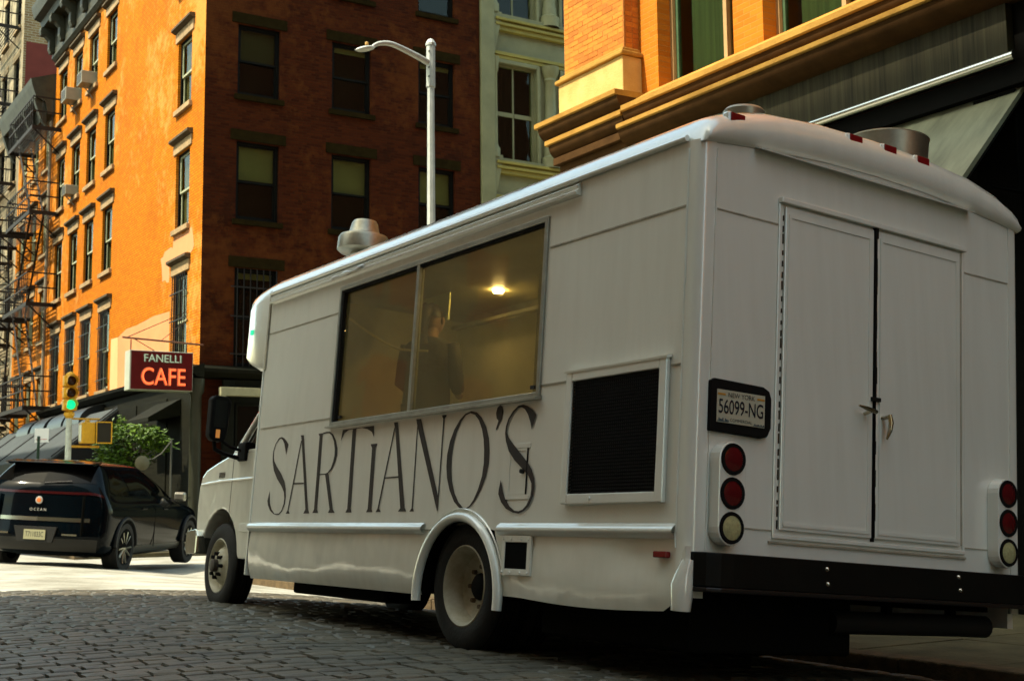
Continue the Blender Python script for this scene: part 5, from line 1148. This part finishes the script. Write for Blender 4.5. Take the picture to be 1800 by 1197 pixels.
# big mirror
def mirror(s):
    X = lambda x: x if s > 0 else 2.36 - x
    q = [(X(-0.165), 1.44), (X(-0.168), 1.75), (X(-0.14), 1.79), (X(-0.02), 1.785), (X(0.012), 1.74), (X(-0.01), 1.43), (X(-0.06), 1.40), (X(-0.13), 1.405)]
    m_ = ob('door_mirror', MB().prism(q, 1, 5.99, 6.10), RUB, tk, bevel=0.02)
    ob('mirror_glass', MB().box(min(X(-0.135), X(-0.03)), max(X(-0.135), X(-0.03)), 5.986, 5.989, 1.52, 1.75), mat('dark_mirror', (0.02, 0.02, 0.018), 0.06), m_)
    ob('turn_reflector', MB().box(min(X(-0.11), X(-0.075)), max(X(-0.11), X(-0.075)), 5.984, 5.989, 1.43, 1.50), mat('amber_reflector_glow', (0.8, 0.35, 0.08), 0.25, emit=(1.0, 0.35, 0.08), estr=0.06), m_)  # faint emission stands in for light the reflector would catch
    ob('mirror_arm', MB().tube([(X(-0.10), 6.05, 1.42), (X(-0.08), 6.06, 1.34), (X(0.0), 6.08, 1.31), (X(0.20), 6.12, 1.28)], 0.018, 8).tube([(X(-0.05), 6.03, 1.42), (X(0.05), 6.05, 1.37), (X(0.20), 6.08, 1.34)], 0.014, 8), RUB, m_, smooth=60)
    ob('mirror_mount', MB().box(min(X(0.15), X(0.23)), max(X(0.15), X(0.23)), 5.95, 6.14, 1.26, 1.42), RUB, m_, bevel=0.015)
mirror(1); mirror(-1)
# painted name
LET = [[['r',[[4.703,1.242],[4.671,1.317],[4.706,1.341],[4.761,1.369],[4.814,1.383],[4.871,1.376],[4.929,1.336],[4.959,1.281],[4.962,1.235],[4.953,1.194],[4.915,1.127],[4.832,1.059],[4.737,1.004],[4.682,0.958],[4.662,0.912],[4.664,0.874],[4.696,0.823],[4.74,0.799],[4.781,0.796],[4.831,0.799],[4.892,0.831],[4.934,0.877],[4.95,0.923],[4.961,0.973]],[[4.703,1.242],[4.726,1.284],[4.755,1.328],[4.792,1.358],[4.824,1.371],[4.864,1.366],[4.917,1.332],[4.945,1.279],[4.938,1.227],[4.92,1.2],[4.863,1.158],[4.767,1.102],[4.691,1.042],[4.651,0.983],[4.638,0.925],[4.642,0.87],[4.682,0.816],[4.733,0.79],[4.778,0.786],[4.847,0.795],[4.921,0.821],[4.973,0.864],[4.99,0.897],[4.961,0.973]]]],[['p',[[4.457,1.377],[4.399,1.374],[4.396,1.361],[4.211,0.826],[4.182,0.796],[4.288,0.796],[4.259,0.826],[4.432,1.334],[4.444,1.36]]],['p',[[4.441,1.338],[4.428,1.33],[4.561,0.819],[4.534,0.796],[4.612,0.797],[4.582,0.819]]],['p',[[4.526,1.024],[4.325,1.021],[4.322,1.01],[4.529,1.012]]]],[['p',[[4.138,1.37],[4.062,1.37],[4.063,1.346],[4.052,0.824],[4.031,0.798],[4.131,0.799],[4.107,0.825],[4.116,1.349]]],['r',[[4.062,1.372],[4.005,1.376],[3.946,1.374],[3.885,1.351],[3.835,1.309],[3.796,1.247],[3.791,1.198],[3.812,1.151],[3.852,1.104],[3.904,1.079],[3.958,1.067],[4.06,1.067]],[[4.063,1.361],[4.003,1.366],[3.952,1.363],[3.905,1.343],[3.864,1.301],[3.839,1.243],[3.835,1.2],[3.85,1.156],[3.879,1.111],[3.926,1.084],[3.96,1.076],[4.062,1.076]]],['p',[[3.966,1.071],[3.91,1.077],[3.791,0.822],[3.754,0.799],[3.866,0.799],[3.843,0.823]]]],[['p',[[3.571,1.369],[3.515,1.369],[3.52,1.357],[3.507,0.825],[3.49,0.799],[3.587,0.799],[3.562,0.825],[3.576,1.353]]],['p',[[3.75,1.296],[3.731,1.374],[3.572,1.374],[3.571,1.369],[3.638,1.367],[3.696,1.35]]],['p',[[3.572,1.374],[3.25,1.374],[3.237,1.295],[3.275,1.333],[3.343,1.356],[3.432,1.37],[3.515,1.369],[3.571,1.369]]]],[['p',[[3.28,1.252],[3.182,1.251],[3.183,1.242],[3.201,1.224],[3.195,0.819],[3.178,0.8],[3.273,0.799],[3.251,0.822],[3.255,1.226],[3.271,1.239]]]],[['p',[[2.966,1.377],[2.912,1.377],[2.902,1.345],[2.734,0.824],[2.71,0.802],[2.822,0.801],[2.794,0.822],[2.942,1.335]]],['p',[[2.953,1.345],[2.943,1.338],[3.089,0.821],[3.056,0.801],[3.134,0.799],[3.109,0.821]]],['p',[[3.049,1.023],[2.848,1.026],[2.843,1.016],[3.051,1.015]]]],[['p',[[2.645,1.336],[2.634,1.329],[2.627,0.82],[2.61,0.801],[2.67,0.8],[2.643,0.821]]],['p',[[2.664,1.379],[2.602,1.377],[2.313,0.878],[2.314,0.802],[2.322,0.802],[2.64,1.329]]],['p',[[2.334,1.382],[2.28,1.381],[2.281,1.372],[2.303,1.358],[2.311,0.806],[2.323,0.806],[2.317,1.359],[2.333,1.372]]]],[['r',[[1.99,1.383],[1.927,1.371],[1.866,1.335],[1.81,1.276],[1.775,1.211],[1.761,1.142],[1.759,1.067],[1.782,0.989],[1.828,0.916],[1.886,0.854],[1.938,0.82],[1.998,0.808],[2.062,0.818],[2.125,0.854],[2.187,0.923],[2.226,0.995],[2.243,1.067],[2.243,1.139],[2.219,1.217],[2.175,1.286],[2.117,1.34],[2.057,1.372],[1.99,1.383]],[[2.0,1.371],[1.947,1.358],[1.898,1.322],[1.858,1.268],[1.833,1.208],[1.82,1.144],[1.815,1.07],[1.826,0.996],[1.861,0.922],[1.904,0.863],[1.944,0.829],[1.982,0.815],[2.016,0.818],[2.072,0.851],[2.125,0.904],[2.164,0.976],[2.182,1.053],[2.184,1.125],[2.17,1.202],[2.143,1.266],[2.098,1.327],[2.05,1.362],[2.0,1.371]]]],[['p',[[1.673,1.396],[1.647,1.383],[1.637,1.357],[1.648,1.312],[1.671,1.285],[1.689,1.258],[1.705,1.252],[1.704,1.264],[1.684,1.306],[1.704,1.321],[1.714,1.351],[1.703,1.381]]]],[['r',[[1.332,1.236],[1.294,1.313],[1.336,1.344],[1.383,1.367],[1.429,1.379],[1.479,1.376],[1.532,1.349],[1.575,1.31],[1.596,1.269],[1.6,1.23],[1.587,1.184],[1.55,1.126],[1.488,1.074],[1.408,1.027],[1.345,0.99],[1.306,0.943],[1.303,0.911],[1.309,0.873],[1.343,0.826],[1.38,0.802],[1.418,0.794],[1.459,0.797],[1.512,0.822],[1.557,0.861],[1.587,0.9],[1.601,0.933],[1.618,0.97]],[[1.332,1.236],[1.349,1.276],[1.378,1.322],[1.411,1.352],[1.443,1.365],[1.478,1.364],[1.521,1.34],[1.559,1.306],[1.58,1.265],[1.582,1.232],[1.558,1.202],[1.502,1.16],[1.421,1.104],[1.351,1.055],[1.309,1.018],[1.28,0.969],[1.272,0.926],[1.282,0.873],[1.318,0.82],[1.364,0.794],[1.417,0.781],[1.472,0.786],[1.546,0.808],[1.601,0.845],[1.634,0.89],[1.633,0.912],[1.618,0.97]]]]]
INKL = mat('sign_black_paint', (0.020, 0.014, 0.012), 0.6, col2=(0.04, 0.026, 0.02), vscale=3)
for li, parts in enumerate(LET):
    mb = MB()
    for k, p in enumerate(parts):
        xo = (-0.0025 if li < 9 else -0.0055) - 0.0004 * k
        if p[0] == 'p': mb.flat(p[1], 0, xo)
        else:
            Lh, Rh = p[1], p[2]; n = len(Lh); vs_ = [(xo, a[0], a[1]) for a in Lh] + [(xo, a[0], a[1]) for a in Rh]
            mb.add(vs_, [(i, i + 1, n + i + 1, n + i) for i in range(n - 1)])
    ob('painted_letter', mb, INKL, side)

# ------------------------------------------------------------------ person inside the truck, seen dimly through the glass
pe = root('person', 'person in a grey top with dark tied hair inside the truck behind the window', 'person', local=True)
def person():
    J = {'pelvis': (0, 0, .95), 'belly': (0, 0, 1.10), 'chest': (0, .01, 1.30), 'neck': (0, .0, 1.47), 'nk2': (0, -.015, 1.54), 'head': (0, -.03, 1.63), 'crown': (0, -.02, 1.70),
         'shl': (-.18, 0, 1.42), 'ell': (-.24, -.02, 1.14), 'wrl': (-.16, -.22, 1.06), 'hal': (-.13, -.30, 1.06), 'shr': (.18, 0, 1.42), 'elr': (.24, -.02, 1.14), 'wrr': (.16, -.22, 1.06), 'har': (.13, -.30, 1.06),
         'hil': (-.10, 0, .90), 'knl': (-.11, -.02, .50), 'anl': (-.11, .02, .09), 'tol': (-.12, -.14, .04), 'hir': (.10, 0, .90), 'knr': (.11, -.02, .50), 'anr': (.11, .02, .09), 'tor': (.12, -.14, .04)}
    rad = {'pelvis': .14, 'belly': .125, 'chest': .145, 'neck': .06, 'nk2': .055, 'head': .088, 'crown': .075, 'shl': .06, 'shr': .06, 'ell': .042, 'elr': .042, 'wrl': .03, 'wrr': .03, 'hal': .03, 'har': .03, 'hil': .09, 'hir': .09, 'knl': .06, 'knr': .06, 'anl': .042, 'anr': .042, 'tol': .035, 'tor': .035}
    E = [('pelvis', 'belly'), ('belly', 'chest'), ('chest', 'neck'), ('neck', 'nk2'), ('nk2', 'head'), ('head', 'crown'), ('chest', 'shl'), ('shl', 'ell'), ('ell', 'wrl'), ('wrl', 'hal'), ('chest', 'shr'), ('shr', 'elr'), ('elr', 'wrr'), ('wrr', 'har'),
         ('pelvis', 'hil'), ('hil', 'knl'), ('knl', 'anl'), ('anl', 'tol'), ('pelvis', 'hir'), ('hir', 'knr'), ('knr', 'anr'), ('anr', 'tor')]
    ks = list(J); me = bpy.data.meshes.new('body'); me.from_pydata([J[k] for k in ks], [(ks.index(a), ks.index(b_)) for a, b_ in E], []); me.update()
    o = bpy.data.objects.new('body', me); col.objects.link(o); o.parent = pe
    sm = o.modifiers.new('skin', 'SKIN')
    for i, k in enumerate(ks): me.skin_vertices[0].data[i].radius = (rad[k], rad[k])
    me.skin_vertices[0].data[0].use_root = True
    sb = o.modifiers.new('sub', 'SUBSURF'); sb.levels = 1; sb.render_levels = 2
    me.materials.append(mat('person_skin', (0.24, 0.14, 0.08), 0.85, var=0.15))
    return o
person()
fcm = mat('skin', (0.20, 0.11, 0.06), 0.55); har = mat('dark_hair', (0.018, 0.010, 0.006), 0.5)
fc_ = MB().grid([[(0.082 * math.sin(th) * math.cos(ph), -0.035 + 0.098 * math.sin(th) * math.sin(ph), 1.635 + 0.118 * math.cos(th)) for ph in [2 * math.pi * k / 18 for k in range(18)]] for th in [0.02 + (math.pi - 0.04) * i / 14 for i in range(15)]], True)
fc_.tube([(0, -0.13, 1.66), (0, -0.152, 1.615), (0, -0.13, 1.605)], [0.008, 0.014, 0.008], 6)
for s in (-1, 1): fc_.tube([(s * 0.082, -0.03, 1.655), (s * 0.09, -0.02, 1.63), (s * 0.084, -0.03, 1.60)], [0.012, 0.016, 0.01], 6)
shr = [(0.90, .20, .145), (1.00, .205, .15), (1.12, .20, .148), (1.24, .205, .15), (1.34, .222, .145), (1.41, .225, .125), (1.455, .17, .10), (1.485, .085, .08)]
CLO = mat('dark_grey_shirt', (0.050, 0.046, 0.034), 0.9, var=0.25, vscale=9, bump=0.6, bscale=14)
ob('shirt', MB().grid([[(rx * math.cos(a), ry * math.sin(a) + 0.012 * math.sin(3 * a + z * 9), z) for a in [2 * math.pi * k / 24 for k in range(24)]] for z, rx, ry in shr], True), CLO, pe, smooth=60)
for s in (-1, 1): ob('sleeve', MB().tube([(s * .19, 0, 1.425), (s * .225, -.01, 1.28), (s * .25, -.02, 1.13), (s * .215, -.11, 1.09)], [.07, .066, .06, .052], 12), CLO, pe, smooth=60)
ob('trousers', MB().tube([(-.10, 0, .95), (-.11, -.02, .5), (-.11, .02, .10)], [.115, .085, .07], 12).tube([(.10, 0, .95), (.11, -.02, .5), (.11, .02, .10)], [.115, .085, .07], 12), mat('black_trousers', (0.015, 0.015, 0.015), 0.9), pe, smooth=60)
ob('face', fc_, fcm, pe, smooth=60)
ob('eyes', MB().box(-0.045, -0.02, -0.128, -0.118, 1.640, 1.652).box(0.02, 0.045, -0.128, -0.118, 1.640, 1.652), har, pe)
ob('mouth', MB().box(-0.025, 0.025, -0.127, -0.117, 1.572, 1.580), mat('lips', (0.3, 0.09, 0.06), 0.5), pe)
hr_ = MB().grid([[(0.094 * math.sin(th) * math.cos(ph), -0.022 + 0.106 * math.sin(th) * math.sin(ph) + 0.02, 1.648 + 0.122 * math.cos(th)) for ph in [2 * math.pi * k / 18 for k in range(18)]] for th in [0.02 + 1.5 * i / 8 for i in range(9)]], True)
hr_.tube(cr([(0, 0.07, 1.70), (0, 0.13, 1.66), (0, 0.13, 1.54), (0, 0.11, 1.42)], 5), [0.052 + 0.014 * math.sin(k * 0.4) for k in range(16)], 8)
ob('hair', hr_, har, pe, smooth=60)
pe.matrix_world = tk.matrix_world @ Matrix.Translation((0.80, 4.02, 0.752)) @ Matrix.Rotation(R(120), 4, 'Z') @ Matrix.Diagonal((0.96, 0.96, 0.96, 1))

# ================================================================== dark SUV crossing the junction
car = root('parked_suv', 'black sport utility car seen from behind, turning at the sunlit crossing', 'car', local=True)
car.name = 'black_suv'; LOCAL.add(car.name)
car.location = (4.66 - 0.95 * math.sin(R(36.5)), 20.46 - 0.95 * math.cos(R(36.5)), 0.135); car.rotation_euler = (0, R(3.2), R(-36.5))
CARP = mat('black_car_paint', (0.0008, 0.0022, 0.0035), 0.10, coat=0.12, spec=0.04)
CARP.node_tree.nodes['Principled BSDF'].inputs['Coat Roughness'].default_value = 0.02
CARG = mat('black_car_glass', (0.002, 0.002, 0.002), 0.03, spec=0.10)
CARB = mat('black_car_plastic', (0.008, 0.008, 0.007), 0.55)
#        zr    zs    zf    yr    xw    yf
rings = [(.24, .22, .24, .30, .80, 4.45), (.32, .30, .30, .08, .93, 4.70), (.50, .48, .50, .00, .975, 4.77), (.74, .70, .70, .03, .985, 4.75), (.95, .90, .84, .05, .985, 4.66),
         (1.13, 1.0, .93, .06, .955, 4.35), (1.26, 1.09, 1.04, .11, .91, 3.75), (1.40, 1.32, 1.30, .23, .82, 3.15), (1.55, 1.51, 1.50, .36, .71, 2.62), (1.605, 1.59, 1.58, .40, .60, 2.40), (1.635, 1.63, 1.62, .75, .32, 2.0), (1.64, 1.64, 1.63, 1.0, .001, 1.8)]
NC, NR = 6, 4
def rcurve(r):
    zr, zs, zf, yr, xw, yf = r; sp = yf - yr
    c = [(0, yr, zr), (xw * .45, yr + .03, zr), (xw * .80, yr + .11, zr), (xw * .955, yr + .20, zr * .6 + zs * .4), (xw, yr + .55 * min(1, sp / 3), zs), (xw, yr + sp * .42, zs), (xw * .995, yr + sp * .68, zs), (xw * .93, yf - .42 * min(1, sp / 3), zs * .5 + zf * .5), (xw * .62, yf - .10, zf), (0, yf, zf)]
    return cr(c, NC)
R0 = [rcurve(r) for r in rings]
cols = [cr([R0[i][j] for i in range(len(R0))], NR) for j in range(len(R0[0]))]
G = [[cols[j][i] for j in range(len(cols))] for i in range(len(cols[0]))]
def nrm(i, j):
    a = G[min(i + 1, len(G) - 1)][j] - G[max(i - 1, 0)][j]; b_ = G[i][min(j + 1, len(G[0]) - 1)] - G[i][max(j - 1, 0)]
    n = b_.cross(a)
    return n.normalized() if n.length > 1e-9 else Vector((0, 0, 1))
def panel(u0, u1, v0, v1, off=0.0, both=True):
    mb = MB(); i0, i1, j0, j1 = int(round(u0 * NR)), int(round(u1 * NR)), int(round(v0 * NC)), int(round(v1 * NC))
    for s in ((1, -1) if both else (1,)):
        rows_ = []
        for i in range(i0, i1 + 1):
            r_ = []
            for j in range(j0, j1 + 1):
                n = nrm(i, j); p = G[i][j]
                if n.dot(Vector((p.x, p.y - 2.2, p.z - 0.6))) < 0: n = -n
                q = p + n * off; r_.append((s * q.x, q.y, q.z))
            rows_.append(r_)
        mb.grid(rows_)
    return mb
bd = ob('body', panel(0, 11, 0, 9), CARP, car, smooth=70)
ob('rear_window', panel(6.25, 8.0, 0, 2.17, 0.004), CARG, car, smooth=70)
for s in (1, -1):
    for (v0, v1) in ((3.5, 4.5), (4.67, 5.83), (6.0, 6.83)):
        p_ = panel(6.25, 8.0, v0, v1, 0.004, False); p_.v = [(s * x, y_, z) for x, y_, z in p_.v]; ob('side_window', p_, CARG, car, smooth=70)
ob('spoiler', MB().prism([(0.33, 1.545), (0.24, 1.57), (0.245, 1.585), (0.62, 1.62), (0.62, 1.60)], 0, -0.66, 0.66), CARP, car, bevel=0.008)
ob('tail_light_bar', panel(5.0, 5.25, 0, 2.83, 0.008), mat('red_light_bar', (0.022, 0.001, 0.0015), 0.2), car, smooth=70)
ob('chrome_strip', panel(3.0, 3.25, 0, 1.83, 0.006), mat('dark_chrome', (0.25, 0.25, 0.2), 0.25, metal=1.0), car, smooth=70)
ob('bumper_insert', panel(1.0, 2.0, 0, 2.5, 0.006), CARB, car, smooth=70)
ob('sill_trim', panel(0.75, 1.5, 4.0, 6.7, 0.006), mat('grey_sill', (0.035, 0.035, 0.025), 0.4), car, smooth=70)
bg_ = ob('badge', MB().lathe([(0, -0.012), (0.05, -0.01), (0.056, 0)], (0.0, 0.045, 1.035), 1, 20), mat('badge_silver', (0.6, 0.6, 0.55), 0.3, metal=0.7), car, smooth=50)
ob('badge_centre', MB().lathe([(0, -0.004), (0.032, -0.003), (0.034, 0)], (0.0, 0.034, 1.035), 1, 16), mat('badge_orange', (0.6, 0.15, 0.03), 0.4), bg_)
text('model_letters', 'O C E A N', 0.055, mat('badge_silver2', (0.6, 0.6, 0.55), 0.3, metal=0.7), car, basis((0, 0.030, 0.90), (1, 0, 0), (0, 0, 1)), 0.004)
pt_ = ob('number_plate', MB().box(-0.16, 0.16, -0.022, -0.012, 0.475, 0.615), mat('cream_plate', (0.30, 0.29, 0.17), 0.4), car)
text('plate_text', 'T711033C', 0.105, INK, pt_, basis((0, -0.0235, 0.545), (1, 0, 0), (0, 0, 1)), 0, 0.60)
ob('wiper', MB().tube([(0.02, 0.11, 1.285), (0.22, 0.135, 1.305), (0.42, 0.16, 1.325)], 0.008, 6), CARB, car)
for s in (1, -1): ob('tailgate_gap', MB().box(s * 0.665, s * 0.672, 0.005, 0.09, 0.55, 1.12), VOID, car)
ob('plate_recess', MB().prism([(-0.32, 0.66), (0.32, 0.66), (0.26, 0.44), (-0.26, 0.44)], 1, -0.010, 0.03), CARB, car)
for s in (1, -1):
    ob('lamp_corner', MB().box(s * 0.40, s * 0.62, -0.012, 0.02, 0.545, 0.57), mat('dark_chrome', (0.25, 0.25, 0.2), 0.25, metal=1.0), car)
    m_ = ob('door_mirror', MB().box(s * 0.95, s * 1.14, 3.02, 3.14, 1.06, 1.21), mat('mirror_chrome', (0.30, 0.29, 0.24), 0.3, metal=0.8), car, bevel=0.035)
    ob('mirror_stalk', MB().box(s * 0.88, s * 0.98, 3.04, 3.10, 1.05, 1.09), CARB, m_)
    ob('door_handle', MB().box(s * 0.975, s * 0.995, 1.55, 1.75, 0.93, 0.96), CARP, car, bevel=0.006); ob('door_handle', MB().box(s * 0.975, s * 0.995, 2.5, 2.7, 0.92, 0.95), CARP, car, bevel=0.006)
    ob('door_seam', MB().box(s * 0.978, s * 0.989, 2.13, 2.138, 0.35, 1.02), VOID, car)
    for yc in (0.93, 3.85):
        e = bpy.data.objects.new('wheel', None); col.objects.link(e); e.parent = car; LOCAL.add(e.name)
        xo = s * 1.0; X = lambda d: xo - s * d
        ro = 0.37
        ob('tyre', MB().lathe([(0.25, X(0.02)), (0.30, X(0.0)), (ro - 0.015, X(0.008)), (ro, X(0.03)), (ro, X(0.22)), (ro - 0.015, X(0.24)), (0.25, X(0.24))], (0, yc, ro), 0, 40), TYR, e, smooth=40)
        ob('rim', MB().lathe([(0.255, X(0.012)), (0.245, X(0.03)), (0.235, X(0.10)), (0.06, X(0.11)), (0, X(0.11))], (0, yc, ro), 0, 32), CARB, e, smooth=40)
        sp2 = MB()
        for k in range(10):
            a = 2 * math.pi * k / 10 + 0.1 * (k % 2); c_, s_ = math.cos(a), math.sin(a)
            sp2.tube([(X(0.03), yc + 0.05 * c_, ro + 0.05 * s_), (X(0.015), yc + 0.24 * c_, ro + 0.24 * s_)], [0.022, 0.015], 5)
        sp2.lathe([(0.06, X(0.03)), (0.04, X(0.012)), (0, X(0.012))], (0, yc, ro), 0, 14)
        ob('spokes', sp2, mat('grey_alloy', (0.30, 0.29, 0.22), 0.35, metal=0.7), e)
        ar = [(s * 0.992, yc + 0.41 * math.cos(t), ro + 0.02 + 0.41 * math.sin(t)) for t in [math.pi * k / 16 for k in range(17)]]
        ob('arch_trim', MB().tube(ar, 0.028, 6), CARB, car, smooth=60)
        ob('arch_void', MB().prism([(yc + 0.40 * math.cos(t), ro + 0.40 * math.sin(t)) for t in [math.pi * k / 12 for k in range(13)]], 0, s * 0.975, s * 0.991), VOID, car)
